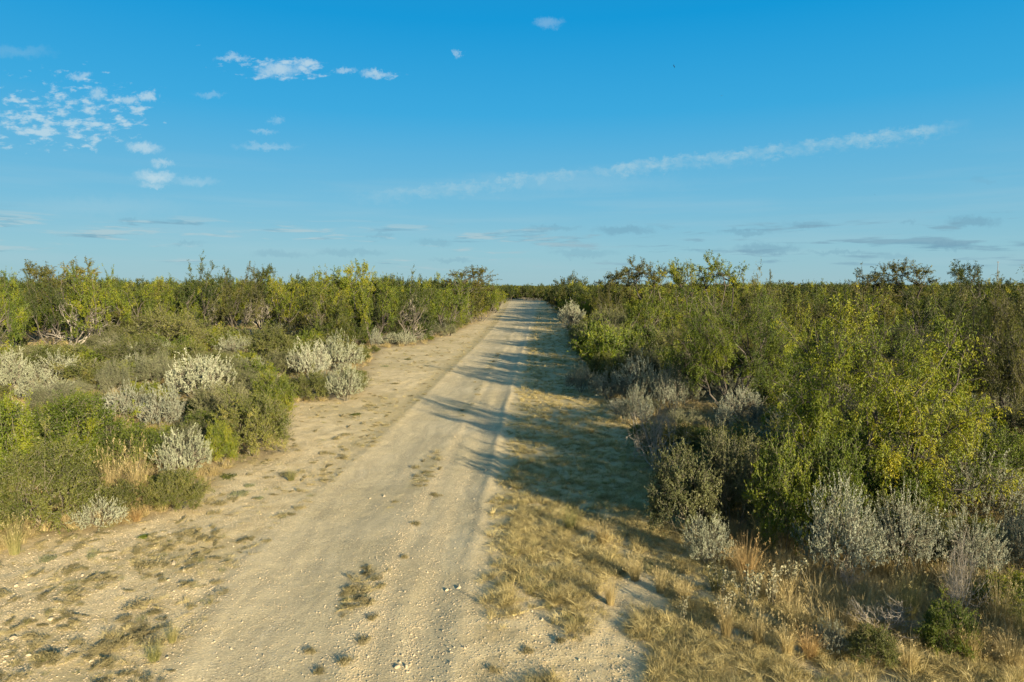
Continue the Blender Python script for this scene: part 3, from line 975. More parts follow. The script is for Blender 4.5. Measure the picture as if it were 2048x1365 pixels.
def plant(kind, x, y, sx, sz, rot=None, var=None, mat=None, wmat=None, label=None, look=None, cat='shrub', group=None, name=None, tilt=(0, 0), z=None):
    pr = PR[kind][(var if var is not None else RNG.randrange(99)) % len(PR[kind])]
    z = float(Hgt(x, y)) if z is None else z
    rot = RNG.uniform(0, 6.283) if rot is None else rot
    nm = name or {'dome': {'green': 'yellow_green_shrub', 'olive': 'olive_shrub'}, 'domeM': {'green': 'yellow_green_shrub', 'olive': 'olive_shrub', 'mesq_dark': 'round_tree'}}.get(kind, {}).get(mat, pr.name)
    if len(pr.parts) == 1:
        o = bpy.data.objects.new(nm, pr.parts[0][1]); COL.objects.link(o)
        targets = [(o, 0)]
    else:
        o = bpy.data.objects.new(nm, None); o.empty_display_size = .3; COL.objects.link(o)
        targets = []
        for i, (pn, me) in enumerate(pr.parts):
            c = bpy.data.objects.new(pn, me); COL.objects.link(c); c.parent = o
            targets.append((c, i))
    for c, i in targets:
        mm = mat if i == 0 else wmat
        if mm:
            c.material_slots[0].link = 'OBJECT'
            c.material_slots[0].material = M[mm]
    o.location = (x, y, z)
    o.rotation_euler = (tilt[0], tilt[1], rot)
    o.scale = (sx, sx, sz)
    PLANTS.append(dict(o=o, kind=kind, look=look or nm.replace('_', ' '), x=x, y=y, h=pr.H * sz, r=pr.R * sx, label=label, cat=cat, group=group, pr=pr))
    return o


def at_box(kind, l, r, top, base, **kw):
    """place a plant so that it fills the given box of the photograph; its base stands on the ground"""
    pr = PR[kind][0]
    x0, y0 = G((l + r) / 2, base)
    d0 = math.hypot(x0, y0)
    rad = (r - l) / 2 * y0 / FOC
    k = 1 + rad * .7 / d0
    x, y = x0 * k, y0 * k
    rad = (r - l) / 2 * y / FOC
    d = ray((l + r) / 2, top)
    t = y / d[1]
    h = CAM_H + d[2] * t
    h = max(h, .08)
    return plant(kind, x, y, rad / pr.R, h / pr.H, **kw)


# ---- left side, by hand
LG = 'silver shrubs flowering grey among the brush'
at_box('dome', 70, 268, 795, 965, var=0, mat='green', label='big yellow-green dome shaped shrub at the left, behind the tall dry grass', look='yellow-green shrub')
at_box('dome', -70, 92, 812, 985, var=1, mat='green', label='yellow-green shrub cut by the left edge, beside the big dome shrub', look='yellow-green shrub')
at_box('dome', 10, 190, 885, 1078, var=2, mat='olive', label='olive twiggy shrub in front of the big dome shrub, nearest the left bare bank', look='olive shrub')
at_box('dome', 150, 215, 935, 1000, var=2, mat='olive', label='small olive shrub between the big dome and the tall dry grass', look='olive shrub')
at_box('silver', 316, 424, 862, 968, var=0, label='compact bright silver shrub of upright wands, front of the left brush', look='silver shrub')
at_box('dome', 312, 412, 950, 1036, var=1, mat='olive', label='low olive green shrub at the foot of the compact bright silver shrub', look='olive shrub')
at_box('silver', 148, 252, 1000, 1072, var=1, label='small low silver shrub on the edge of the left bare bank, nearest the camera', look='silver shrub')
at_box('dome', 410, 472, 850, 938, var=1, mat='green', label='small dark green shrub right beside the compact bright silver shrub', look='green shrub')
at_box('dome', 440, 575, 785, 922, var=0, mat='olive', label='rounded grey-olive shrub jutting out to the left bare verge', look='olive shrub')
at_box('twiggy', 380, 500, 770, 880, var=0, mat='greyg', label='grey twiggy shrub behind the rounded grey-olive shrub', look='grey shrub')
at_box('dome', 505, 588, 745, 840, var=2, mat='green', label='yellow-green shrub on the corner of the left verge', look='yellow-green shrub')
at_box('silver', 335, 470, 722, 815, var=2, label='wide silver shrub crowning the middle of the left brush', look='silver shrub')
at_box('silver', 215, 300, 768, 850, var=1, mat='silver_dim', label='greyish silver shrub just behind the big yellow-green dome', look='silver shrub')
at_box('silver', 280, 372, 775, 870, var=0, mat='silver_dim', label='thin brownish silver shrub between the dome shrub and the wide silver shrub', look='silver shrub')
at_box('silver', 583, 660, 688, 765, var=0, label='rear left bush of the big silver group on the corner of the left verge', look='silver shrub')
at_box('silver', 606, 676, 738, 796, var=2, mat='silver_dim', label='front left bush of the big silver group, shaded and greyer', look='silver shrub')
at_box('silver', 636, 726, 668, 752, var=1, label='rear right bush of the big silver group on the corner of the left verge', look='silver shrub')
at_box('silver', 655, 730, 728, 808, var=0, label='front right bush of the big silver group, nearest the bare verge', look='silver shrub')
at_box('dome', 590, 660, 745, 808, var=2, mat='olive', label='low olive shrub in front of the big silver group', look='olive shrub')
at_box('silver', -10, 70, 712, 790, var=2, label='silver shrub cut by the left edge, behind the dome shrubs', look='silver shrub')
at_box('silver', 72, 165, 705, 772, var=1, label='silver shrub left of the bluish bush, below the dead snag', look='silver shrub')
at_box('silver', 40, 128, 748, 815, var=0, label='silver shrub directly behind the big yellow-green dome shrub', look='silver shrub')
at_box('blue', 60, 150, 770, 830, label='pale bluish wispy shrub behind the big dome shrub', look='bluish shrub')
at_box('blue', 195, 262, 728, 800, label='dark bluish shrub left of the blue-green wispy shrub', look='bluish shrub')
at_box('blue', 268, 350, 712, 780, label='blue-green wispy shrub left of the wide silver shrub', look='bluish shrub')
at_box('silver', 438, 508, 668, 715, var=1, label='white silver shrub behind the wide silver shrub, below the left trees', look='silver shrub')
at_box('silver', 528, 588, 652, 690, var=2, label='small silver shrub peeping over the olive dome below the left trees', look='silver shrub')
at_box('dome', 492, 590, 660, 745, var=1, mat='olive', label='olive dome shrub left of the big silver group', look='olive shrub')
at_box('twiggy', 280, 412, 618, 722, var=1, mat='olive', label='large grey-brown brushy dome below the left trees', look='olive shrub')
at_box('silver', 738, 765, 660, 700, var=0, mat='silver_dim', label='small grey shrub in front of the trees left of the track', look='silver shrub')
at_box('silver', 790, 832, 662, 695, var=1, label='small white silver shrub on the bare ground by the left trees', look='silver shrub')
at_box('blue', 868, 912, 648, 675, label='small blue-grey bush on the bare left verge near the trees', look='bluish shrub')
at_box('snag', 70, 215, 612, 705, label='grey dead tree with tangled bare limbs at the left', look='dead tree', cat='dead tree', wmat=None)
at_box('bare', 488, 560, 598, 660, var=0, label='bare grey twig shrub below the left skyline trees', look='bare shrub', cat='dead shrub')
at_box('bare', 415, 462, 612, 662, var=1, label='small bare twig shrub left of the larger bare one', look='bare shrub', cat='dead shrub')
at_box('bare', 805, 862, 590, 672, var=1, label='pale bare stemmed shrub among the trees left of the track', look='bare shrub', cat='dead shrub')

# ---- right side, by hand
at_box('mesqA', 1530, 1945, 622, 1075, var=0, rot=.6, mat='mesq', label='big feathery yellow-green mesquite, nearest tree on the right', look='mesquite', cat='tree')
at_box('mesqA', 1335, 1580, 565, 850, var=1, rot=2.0, mat='mesq', label='feathery mesquite on the right of the track, left of the nearest big one', look='mesquite', cat='tree')
at_box('mesqA', 1915, 2140, 545, 880, var=1, rot=4.2, mat='mesq_olive', label='tall olive mesquite cut by the right edge', look='mesquite', cat='tree')
at_box('dome', 1285, 1445, 895, 1095, var=0, mat='greyg', label='grey-green thorny shrub at the front corner of the right brush', look='grey shrub')
at_box('twiggy', 1400, 1530, 868, 1090, var=1, mat='greyg', label='tall thorny grey shrub just right of the front corner shrub', look='grey shrub')
at_box('dome', 1500, 1640, 905, 1130, var=1, mat='green', label='deep green shrub under the left side of the big near mesquite', look='green shrub')
at_box('dome', 1590, 1725, 865, 1120, var=2, mat='green', label='yellowing shrub right below the big near mesquite', look='yellow-green shrub')
at_box('dome', 1700, 1860, 905, 1080, var=0, mat='green', label='yellow-green shrub behind the loose silver shrub on the right', look='yellow-green shrub')
at_box('dome', 1935, 2080, 868, 1000, var=0, mat='green', label='yellow-green shrub cut by the right edge, below the tall olive mesquite', look='yellow-green shrub')
at_box('twiggy', 1820, 1950, 855, 985, var=0, mat='olive', label='olive brown shrub between the big near mesquite and the right edge', look='olive shrub')
at_box('silverL', 1365, 1460, 1040, 1150, var=0, mat='silver', label='small pale pinkish silver shrub by the near verge, front of the right brush', look='silver shrub')
at_box('silverL', 1590, 1770, 975, 1190, var=0, mat='silver_dim', label='largest loose silver shrub at the lower right, with long wands', look='silver shrub')
at_box('silverL', 1740, 1870, 990, 1170, var=1, mat='silver_dim', label='grey silver shrub joined to the right of the largest loose one', look='silver shrub')
at_box('silverL', 1840, 2020, 895, 1060, var=1, mat='silver_dim', label='silver shrub with arching limbs near the right edge', look='silver shrub')
at_box('silverL', 1880, 2000, 1035, 1180, var=0, mat='silver_dim', label='lower silver shrub below the arching one near the right edge', look='silver shrub')
at_box('silverL', 1990, 2090, 1020, 1160, var=1, mat='silver_dim', label='silver shrub cut by the right edge', look='silver shrub')
at_box('silver', 1176, 1256, 737, 806, var=1, mat='silver_dim', label='grey silver shrub, left one of the cluster above the shaded verge', look='silver shrub')
at_box('silver', 1222, 1325, 716, 806, var=0, mat='silver', label='brightest silver shrub of the cluster above the shaded verge', look='silver shrub')
at_box('silver', 1228, 1315, 782, 862, var=2, mat='silver_dim', label='front silver shrub of the cluster above the shaded verge', look='silver shrub')
at_box('silver', 1300, 1378, 745, 835, var=2, mat='silver_dim', label='right silver shrub of the cluster above the shaded verge', look='silver shrub')
at_box('silver', 1130, 1195, 725, 790, var=1, mat='silver_dim', label='small grey silver shrub hanging over the right verge', look='silver shrub')
at_box('silver', 1108, 1178, 610, 655, var=2, mat='silver', label='far white silver shrub where the right brush meets the track', look='silver shrub')
at_box('silver', 1425, 1470, 818, 870, var=2, mat='silver', label='small white silver tuft in the shade left of the big mesquite', look='silver shrub')
at_box('bare', 1258, 1372, 800, 960, var=0, label='bare reddish twig shrub in the shade at the right verge', look='bare shrub', cat='dead shrub')
at_box('bare', 1850, 1960, 1090, 1290, var=1, label='pale arching dead stems in the grass at the lower right', look='bare shrub', cat='dead shrub')
at_box('bare', 1650, 1730, 1140, 1200, var=0, label='small pale forked dead branch in front of the loose silver shrub', look='bare shrub', cat='dead shrub')
at_box('bare', 1690, 1840, 1210, 1300, var=1, label='low arching dead branches near the bottom right', look='bare shrub', cat='dead shrub')
at_box('dome', 1690, 1790, 1265, 1360, var=1, mat='olive', label='low green shrub on the bare ground at the bottom right', look='olive shrub')
at_box('dome', 1840, 1945, 1215, 1330, var=2, mat='green', label='small bright green shrub in the grass at the lower right', look='green shrub')
at_box('silverL', 1625, 1695, 1250, 1330, var=0, mat='silver_dim', label='little silver shrub on the bare ground at the bottom right', look='silver shrub')
at_box('domeM', 1108, 1172, 552, 606, var=0, mat='mesq_dark', label='rounded dark tree at the far end of the track, right side', look='dark tree', cat='tree', name='round_tree')

# grasses and weeds placed by hand
gr = 'dry bunch grasses at the roadside'
k = 0
for (l, r, t, b, mt, lab) in (
        (190, 262, 885, 1020, 'straw', 'tall dry grass left of the low olive shrub, left of the pair'),
        (238, 318, 878, 1035, 'straw', 'tall dry grass against the compact silver shrub'),
        (0, 62, 1030, 1125, 'straw_green', 'green based grass tuft at the left edge of the bare bank'),
        (10, 75, 965, 1040, 'straw_red', 'rusty grass tuft at the left edge, above the green one'),
        (60, 120, 975, 1045, 'straw_red', 'rusty grass tuft inside the olive twiggy shrub'),
        (1455, 1530, 1078, 1180, 'straw_red', 'rust gold bunch grass right of the pinkish silver shrub'),
        (1552, 1625, 1180, 1295, 'straw', 'upright gold bunch grass in the lower right, tallest of its row'),
        (1425, 1475, 1195, 1295, 'straw', 'gold bunch grass at the left end of the lower right row'),
        (1485, 1545, 1215, 1310, 'straw', 'thin gold bunch grass, second from left in the lower right row'),
        (1545, 1600, 1245, 1335, 'straw', 'low gold bunch grass in front of the tallest of its row'),
        (1585, 1650, 1265, 1340, 'straw_red', 'short rusty bunch grass beside the little silver shrub'),
        (1960, 2030, 1150, 1290, 'straw', 'tall dry grass near the right edge, below the silver shrub'),
        (2010, 2080, 1180, 1310, 'straw_green', 'tall dry grass cut by the right edge'),
        (1780, 1850, 1150, 1265, 'straw_green', 'tall thin grass under the grey silver shrub'),
        (1870, 1940, 1130, 1240, 'straw', 'tall dry grass under the lower silver shrub'),
        (1900, 1975, 1250, 1345, 'straw', 'dry grass clump near the bottom right corner'),
        (1980, 2060, 1270, 1360, 'straw', 'dry grass clump in the bottom right corner'),
        (1780, 1850, 1290, 1365, 'straw', 'dry grass clump right of the low green shrub'),
        (1500, 1570, 1020, 1130, 'straw_green', 'thin tall grass in the dark gap right of the rusty bunch grass'),
        (1240, 1300, 1100, 1175, 'straw', 'golden verge tuft left of the pinkish silver shrub'),
        (1290, 1350, 1130, 1200, 'straw', 'golden verge tuft below the front corner shrub'),
        (1190, 1250, 1150, 1225, 'straw', 'golden verge tuft at the middle of the near verge'),
        (1340, 1400, 1155, 1225, 'straw', 'golden verge tuft just below the pinkish silver shrub'),
        (1110, 1170, 1010, 1070, 'straw_green', 'golden tuft at the edge of the long shade on the verge'),
        (1170, 1240, 1040, 1100, 'straw', 'bright golden tuft on the near verge beside the long shade'),
        (1400, 1460, 1130, 1200, 'straw_green', 'green gold tuft under the pinkish silver shrub'),
        (560, 605, 935, 965, 'straw_green', 'small flat grass tuft on the left bare verge'),
        (250, 300, 1015, 1055, 'straw_red', 'short rusty grass beside the small low silver shrub'),
        (275, 345, 1285, 1340, 'straw_green', 'greenish grass patch at the bottom left on the bare soil'),
        (320, 372, 1245, 1300, 'straw_green', 'upper greenish grass patch at the bottom left')):
    if l > 1400:
        l, r, t = l - 8, r + 8, t - 6
    at_box('bunch', l, r, t, b, var=k, mat=mt, label=lab, look='bunch grass', cat='grass clump', group=gr)
    k += 1
for i, (l, r, t, b, lab) in enumerate((
        (1412, 1462, 1138, 1205, 'grey leaved weed below the pinkish silver shrub'),
        (1462, 1525, 1145, 1235, 'grey leaved weed in the middle of the roadside trio'),
        (1520, 1568, 1140, 1225, 'grey leaved weed right of the roadside trio'),
        (1568, 1622, 1130, 1195, 'grey leaved weed in front of the largest loose silver shrub'),
        (1352, 1382, 1205, 1255, 'tiny grey leaved weed alone in the near verge'),
        (1430, 1485, 1200, 1260, 'grey leaved weed behind the leftmost gold bunch grass'))):
    at_box('forb', l, r, t, b, var=i, label=lab, look='grey weed', cat='weed', group='grey leaved weeds at the lower right')
weeds = [(455, 958, 42, 'olive'), (500, 975, 26, 'blue'), (480, 992, 40, 'blue'), (520, 1000, 20, 'blue'), (440, 1012, 36, 'weed'), (425, 1030, 24, 'weed'), (575, 950, 34, 'weed'),
         (95, 1128, 42, 'blue'), (300, 1140, 60, 'weed'), (140, 1152, 40, 'weed'), (185, 1122, 20, 'blue'), (290, 1082, 22, 'green'), (405, 1085, 24, 'weed'), (560, 1035, 30, 'weed'),
         (600, 1020, 26, 'weed'), (735, 1215, 30, 'weed'), (725, 1290, 34, 'weed'), (745, 1245, 28, 'weed'), (620, 1310, 28, 'weed'), (690, 1335, 40, 'weed'), (640, 1350, 26, 'weed'),
         (150, 1325, 26, 'weed'), (280, 1220, 50, 'weed'), (250, 1250, 30, 'weed'), (60, 1285, 40, 'weed'), (435, 1172, 24, 'weed'), (760, 1180, 22, 'weed'), (830, 1050, 26, 'weed'),
         (870, 990, 26, 'weed'), (810, 1120, 20, 'weed'), (712, 832, 26, 'olive'), (700, 800, 20, 'weed'), (815, 722, 22, 'olive'), (770, 738, 20, 'blue'), (690, 870, 26, 'weed'), (650, 905, 28, 'weed'),
         (790, 770, 22, 'weed'), (740, 812, 24, 'weed'), (1055, 1310, 34, 'weed'), (990, 1350, 30, 'weed'), (1120, 1290, 28, 'weed'), (1010, 1200, 22, 'weed')]
wlab = {'olive': 'low olive green weed', 'blue': 'low bluish grey weed', 'green': 'tiny bright green weed', 'weed': 'low dull brownish weed'}
for i, (px, py, rp, mt) in enumerate(weeds):
    x, y = G(px, py)
    rad = rp * y / FOC * .7
    plant('weed', x, y, rad / .24, .7 + rad * 1.2, mat=mt, look=wlab[mt], cat='weed', group='low weeds on the bare ground')

# ---- skyline trees, by hand: (kind, left, right, top, base, material)
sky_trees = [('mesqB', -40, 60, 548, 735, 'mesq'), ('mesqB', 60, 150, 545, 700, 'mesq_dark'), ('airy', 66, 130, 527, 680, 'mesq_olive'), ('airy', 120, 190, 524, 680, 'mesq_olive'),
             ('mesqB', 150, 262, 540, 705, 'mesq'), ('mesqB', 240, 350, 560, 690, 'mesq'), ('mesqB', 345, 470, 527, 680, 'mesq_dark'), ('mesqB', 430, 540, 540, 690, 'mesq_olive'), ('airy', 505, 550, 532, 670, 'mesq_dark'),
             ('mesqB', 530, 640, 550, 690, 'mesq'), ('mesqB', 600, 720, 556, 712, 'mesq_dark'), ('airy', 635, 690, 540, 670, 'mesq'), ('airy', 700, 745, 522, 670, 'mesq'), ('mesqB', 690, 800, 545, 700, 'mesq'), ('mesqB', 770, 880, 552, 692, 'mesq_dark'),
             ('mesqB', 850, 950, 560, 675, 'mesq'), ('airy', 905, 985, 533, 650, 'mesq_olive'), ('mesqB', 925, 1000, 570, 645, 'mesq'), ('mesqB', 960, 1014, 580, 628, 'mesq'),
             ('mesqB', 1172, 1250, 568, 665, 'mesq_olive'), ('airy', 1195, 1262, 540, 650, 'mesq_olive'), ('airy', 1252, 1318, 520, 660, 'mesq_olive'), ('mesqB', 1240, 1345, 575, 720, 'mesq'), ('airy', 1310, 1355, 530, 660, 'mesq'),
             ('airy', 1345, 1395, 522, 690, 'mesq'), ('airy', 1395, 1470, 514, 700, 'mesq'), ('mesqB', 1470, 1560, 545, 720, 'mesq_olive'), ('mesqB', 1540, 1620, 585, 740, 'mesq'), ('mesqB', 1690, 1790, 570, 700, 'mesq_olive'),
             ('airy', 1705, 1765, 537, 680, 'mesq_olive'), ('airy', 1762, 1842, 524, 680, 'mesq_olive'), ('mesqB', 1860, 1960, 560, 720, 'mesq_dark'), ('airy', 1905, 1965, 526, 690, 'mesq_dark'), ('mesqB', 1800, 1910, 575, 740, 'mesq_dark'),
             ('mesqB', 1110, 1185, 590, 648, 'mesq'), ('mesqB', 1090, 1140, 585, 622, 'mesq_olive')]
lk = {'mesq': 'green mesquite', 'mesq_dark': 'dark green mesquite', 'mesq_olive': 'olive mesquite'}
for i, (kd, l, r, t, b, mt) in enumerate(sky_trees):
    if kd == 'airy':
        l, r = l - 12, r + 12
    at_box(kd, l, r, t, b, var=i, mat=mt, look=('thin airy ' if kd == 'airy' else 'skyline ') + lk[mt].replace('mesquite', 'tree'), cat='tree')

# ---- fill the rest of the brush by dart throwing
HAND = [(p['x'], p['y'], p['r']) for p in PLANTS if p['kind'] not in ('weed', 'forb', 'bunch')]
OCC = list(HAND)


def free(x, y, r, f=.62):
    for (a, b, q) in OCC:
        if (a - x) ** 2 + (b - y) ** 2 < ((r + q) * f) ** 2:
            return False
    return True


HB = []
for p in PLANTS:
    if p['kind'] in ('weed', 'forb', 'bunch'):
        continue
    pxc, pyb = project(p['x'], p['y'] - p['r'] * .7, 0)
    _, pyt = project(p['x'], p['y'], p['h'])
    hw = p['r'] / p['y'] * FOC
    HB.append((pxc - hw * .85, pxc + hw * .85, pyt, pyb, p['y'], .12 if p['kind'].startswith(('silver', 'blue', 'bare', 'snag')) else .45))


def allowed_height(x, y, r, h):
    """brush filled in by chance must not stand in front of the plants placed by hand"""
    px = project(x, y, 0)[0]
    hw = r / y * FOC
    for (l, rr_, t, b, yy, cov) in HB:
        if yy > y + .2 and px + hw * .8 > l and px - hw * .8 < rr_:
            lim = b - (b - t) * cov
            top = CAM_H + ray(px, lim)[2] / ray(px, lim)[1] * y
            h = min(h, top)
    return h


def in_view(x, y, m=1.5):
    return y > 3 and abs(x) < y * .76 + m


tries = 0
cnt = dict(t=0, s=0)
FAR = 68
for tries in range(26000):
    y = FAR * math.sqrt(RNG.random())
    x = RNG.uniform(-.76, .76) * y + RNG.uniform(-1, 1)
    if y < 7:
        continue
    bl, br = float(brushL(y)), float(brushR(y))
    if x < bl:
        dpt = bl - x; side = 'L'
    elif x > br:
        dpt = x - br; side = 'R'
    else:
        continue
    px, py = project(x, y, 0)
    if side == 'L':
        tree = (y > 33 and dpt > 1.6) or (y > 29 and x < -16)
    else:
        tree = (y > 17 and dpt > 1.3) and x > 4.2
    u = RNG.random()
    if tree and u < .72:
        r = RNG.choice([RNG.uniform(1.4, 2.0), RNG.uniform(2.0, 2.9)])
        if dpt < r * .75 or not free(x, y, r, .66):
            continue
        h = RNG.uniform(3.2, 4.5) if side == 'L' else RNG.uniform(2.8, 4.15)
        if y < 30:
            h = RNG.uniform(2.6, 3.5)
        h *= (.92 if r < 1.8 else 1.05) * (.80 + .38 * float(fbm(x / 8.0, y / 8.0, 91, 2)) * (1 if side == 'R' else 1.05))
        h2 = allowed_height(x, y, r, h)
        if h2 < 2.0:
            continue
        h = h2
        OCC.append((x, y, r)); cnt['t'] += 1
        kd = 'mesqA' if y < 30 else ('mesqB' if y < 52 else 'mesqC')
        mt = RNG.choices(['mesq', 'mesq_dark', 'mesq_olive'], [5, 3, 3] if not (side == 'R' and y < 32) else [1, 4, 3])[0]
        plant(kd, x, y, r / PR[kd][0].R, h / PR[kd][0].H, mat=mt, look=lk[mt], cat='tree')
    else:
        if tree and ((dpt > 6 or y > 60) and y > 43):
            continue
        r = RNG.uniform(.65, 1.15) * (1.0 if y < 30 else 1.25)
        if dpt < r * .7 or not free(x, y, r, .60):
            continue
        h = r * RNG.uniform(1.0, 1.45)
        if side == 'R' and dpt < 5 and y > 22:
            h *= 1.45
        h2 = allowed_height(x, y, r, h)
        if h2 < .38:
            continue
        if h2 < h:
            r = max(.5, r * (h2 / h) ** .6); h = h2
        OCC.append((x, y, r)); cnt['s'] += 1
        q = RNG.random()
        if q < .20 and 14 < y and dpt < 14:
            kd, mt, look = 'silver', ('silver' if side == 'L' else 'silver_dim'), 'silver shrub'
            h = min(h, 1.1); r = min(r, .85)
        elif q < .48:
            kd, mt, look = ('dome' if y < 22 else 'domeM'), 'olive', 'olive shrub'
        elif q < .74:
            kd, mt, look = ('dome' if y < 22 else 'domeM'), 'green', 'yellow-green shrub'
        elif q < .90:
            kd, mt, look = 'twiggy', ('greyg' if RNG.random() < .6 else 'olive'), 'grey twiggy shrub'
        elif q < .96:
            kd, mt, look = 'blue', 'blue', 'bluish shrub'
        else:
            kd, mt, look = 'bare', None, 'bare shrub'
        plant(kd, x, y, r / PR[kd][0].R, h / PR[kd][0].H, mat=mt, look=look, cat='shrub' if kd != 'bare' else 'dead shrub')
print('FILL', cnt, len(PLANTS))

# ------------------------------------------------------------------ stuff: instanced on points with geometry nodes
def scatter(name, protos, pts, label, tilt=0.0):
    """pts rows: x,y,z, rotz, scale, idx ; protos: list of list[(mesh)] -> one instance each"""
    col = bpy.data.collections.new(name + '_sources')
    for i, meshes in enumerate(protos):
        o = bpy.data.objects.new('%s_source_%02d' % (name, i), meshes)
        col.objects.link(o)
    pts = np.asarray(pts, float)
    me = bpy.data.meshes.new(name)
    me.vertices.add(len(pts))
    me.vertices.foreach_set('co', pts[:, :3].astype(np.float32).ravel())
    a = me.attributes.new('rot', 'FLOAT_VECTOR', 'POINT')
    rv = np.zeros((len(pts), 3), np.float32)
    rv[:, 2] = pts[:, 3]
    if tilt:
        rv[:, :2] = np.random.default_rng(5).normal(size=(len(pts), 2)) * tilt
    a.data.foreach_set('vector', rv.ravel())
    a = me.attributes.new('scl', 'FLOAT_VECTOR', 'POINT')
    zs = pts[:, 6] if pts.shape[1] > 6 else pts[:, 4]
    a.data.foreach_set('vector', np.stack([pts[:, 4], pts[:, 4], zs], 1).astype(np.float32).ravel())
    a = me.attributes.new('idx', 'INT', 'POINT')
    a.data.foreach_set('value', pts[:, 5].astype(np.int32))
    o = bpy.data.objects.new(name, me)
    COL.objects.link(o)
    ng = bpy.data.node_groups.new(name + '_scatter', 'GeometryNodeTree')
    ng.interface.new_socket('Geometry', in_out='INPUT', socket_type='NodeSocketGeometry')
    ng.interface.new_socket('Geometry', in_out='OUTPUT', socket_type='NodeSocketGeometry')
    N = ng.nodes; L = ng.links
    gi = N.new('NodeGroupInput'); go = N.new('NodeGroupOutput')
    ip = N.new('GeometryNodeInstanceOnPoints')
    ci = N.new('GeometryNodeCollectionInfo')
    ci.inputs['Collection'].default_value = col
    ci.inputs['Separate Children'].default_value = True
    ci.inputs['Reset Children'].default_value = True
    ip.inputs['Pick Instance'].default_value = True

    def named(n, t):
        q = N.new('GeometryNodeInputNamedAttribute'); q.data_type = t
        q.inputs['Name'].default_value = n
        return q.outputs['Attribute']
    L.new(gi.outputs[0], ip.inputs['Points'])
    L.new(ci.outputs[0], ip.inputs['Instance'])
    L.new(named('idx', 'INT'), ip.inputs['Instance Index'])
    L.new(named('rot', 'FLOAT_VECTOR'), ip.inputs['Rotation'])
    L.new(named('scl', 'FLOAT_VECTOR'), ip.inputs['Scale'])
    L.new(ip.outputs[0], go.inputs[0])
    md = o.modifiers.new('scatter', 'NODES')
    md.node_group = ng
    o['kind'] = 'stuff'
    o['label'] = label
    return o


nr = np.random.default_rng(99)


def joined(pr, fm):
    """foliage and wood of a prototype as one mesh with two materials"""
    import bmesh
    bm = bmesh.new()
    bm.from_mesh(pr.parts[0][1])
    n0 = len(bm.faces)
    if len(pr.parts) > 1:
        bm.from_mesh(pr.parts[1][1])
        bm.faces.ensure_lookup_table()
        for f in bm.faces[n0:]:
            f.material_index = 1
    me = bpy.data.meshes.new('source')
    bm.to_mesh(me); bm.free()
    me.materials.append(M[fm])
    if len(pr.parts) > 1:
        me.materials.append(pr.parts[1][1].materials[0])
    return me


# far brush beyond the individually built trees, and brush just outside the frame
src = []
for i, pr in enumerate(PR['mesqC']):
    src.append(joined(pr, ['mesq', 'mesq_dark', 'mesq_olive'][i]))
src.append(joined(PR['domeM'][0], 'olive'))
src.append(joined(PR['domeM'][1], 'mesq_olive'))
pts = []
for (r0, r1, dens) in ((FAR - 1, 110, .16), (110, 200, .11), (200, 420, .05), (420, 900, .016), (900, 2600, .0022)):
    n = int(dens * .5 * (r1 * r1 - r0 * r0) * 1.62)
    rr = np.sqrt(nr.uniform(r0 * r0, r1 * r1, n))
    th = nr.uniform(-.80, .80, n)
    X, Y = rr * np.sin(th), rr * np.cos(th)
    grow = 1.08 if r1 < 300 else (1.25 if r1 < 500 else (1.9 if r1 < 1000 else 3.2))
    for x, y in zip(X, Y):
        kx = nr.random()
        s = nr.uniform(.75, 1.05)
        m = 1.2
        if y < 197 and brushL(y) - m < x < brushR(y) + m:
            continue
        if y < FAR and abs(x) < y * .77:
            continue
        if y >= 215 and False:
            continue
        i = int(nr.integers(0, 3)) if kx < .8 else int(nr.integers(3, 5))
        top_ = (3.5 + .9 * nr.random() + (.5 if x < brushL(min(y, 190)) else 0)) * (1.0 if nr.random() > .07 else 1.12)
        if y > 150:
            top_ = 3.3 + 1.05 * nr.random() + y * .0008 * nr.random() + .5 * (nr.random() > .9)
        sz = top_ / PR['mesqC'][i].H if i < 3 else s * 1.3
        pts.append((x, y, float(Hgt(x, y)) if y < 200 else 0, nr.uniform(0, 6.28), s * grow * (1.3 if i > 2 else 1), i, sz))
print('far', len(pts))
scatter('distant_brush', src, pts, 'unbroken olive brush running back to the horizon on both sides of the track')

src2 = [joined(PR['mesqB'][0], 'mesq'), joined(PR['mesqB'][1], 'mesq_dark'), joined(PR['domeM'][0], 'olive'), joined(PR['domeM'][2], 'green')]
pts = []
for _ in range(5000):
    y = nr.uniform(-24, 60); x = nr.uniform(-62, 62)
    if abs(x) < max(y, 0) * .78 + 1.8:
        continue
    if -16 < y < 7.2 and abs(x) < 8.0 + max(0, -y) * .2:
        continue
    if y <= -16 and abs(x + .2 * y) < 4:
        continue
    if brushL(y) < x < brushR(y):
        continue
    i = int(nr.integers(0, 4))
    r = 1.7 if i < 2 else 1.0
    if any((a - x) ** 2 + (b - y) ** 2 < ((r + q) * .72) ** 2 for a, b, q in OCC):
        continue
    OCC.append((x, y, r))
    s = nr.uniform(.65, .8) if i < 2 else nr.uniform(.8, 1.0)
    if x > 0 and y < 12:
        s = min(s, .62) if i < 2 else s * .8
    pts.append((x, y, float(Hgt(x, y)), nr.uniform(0, 6.28), s, i, s))
print('side', len(pts))
scatter('surrounding_brush', src2, pts, 'more of the same brush outside the view on either side')


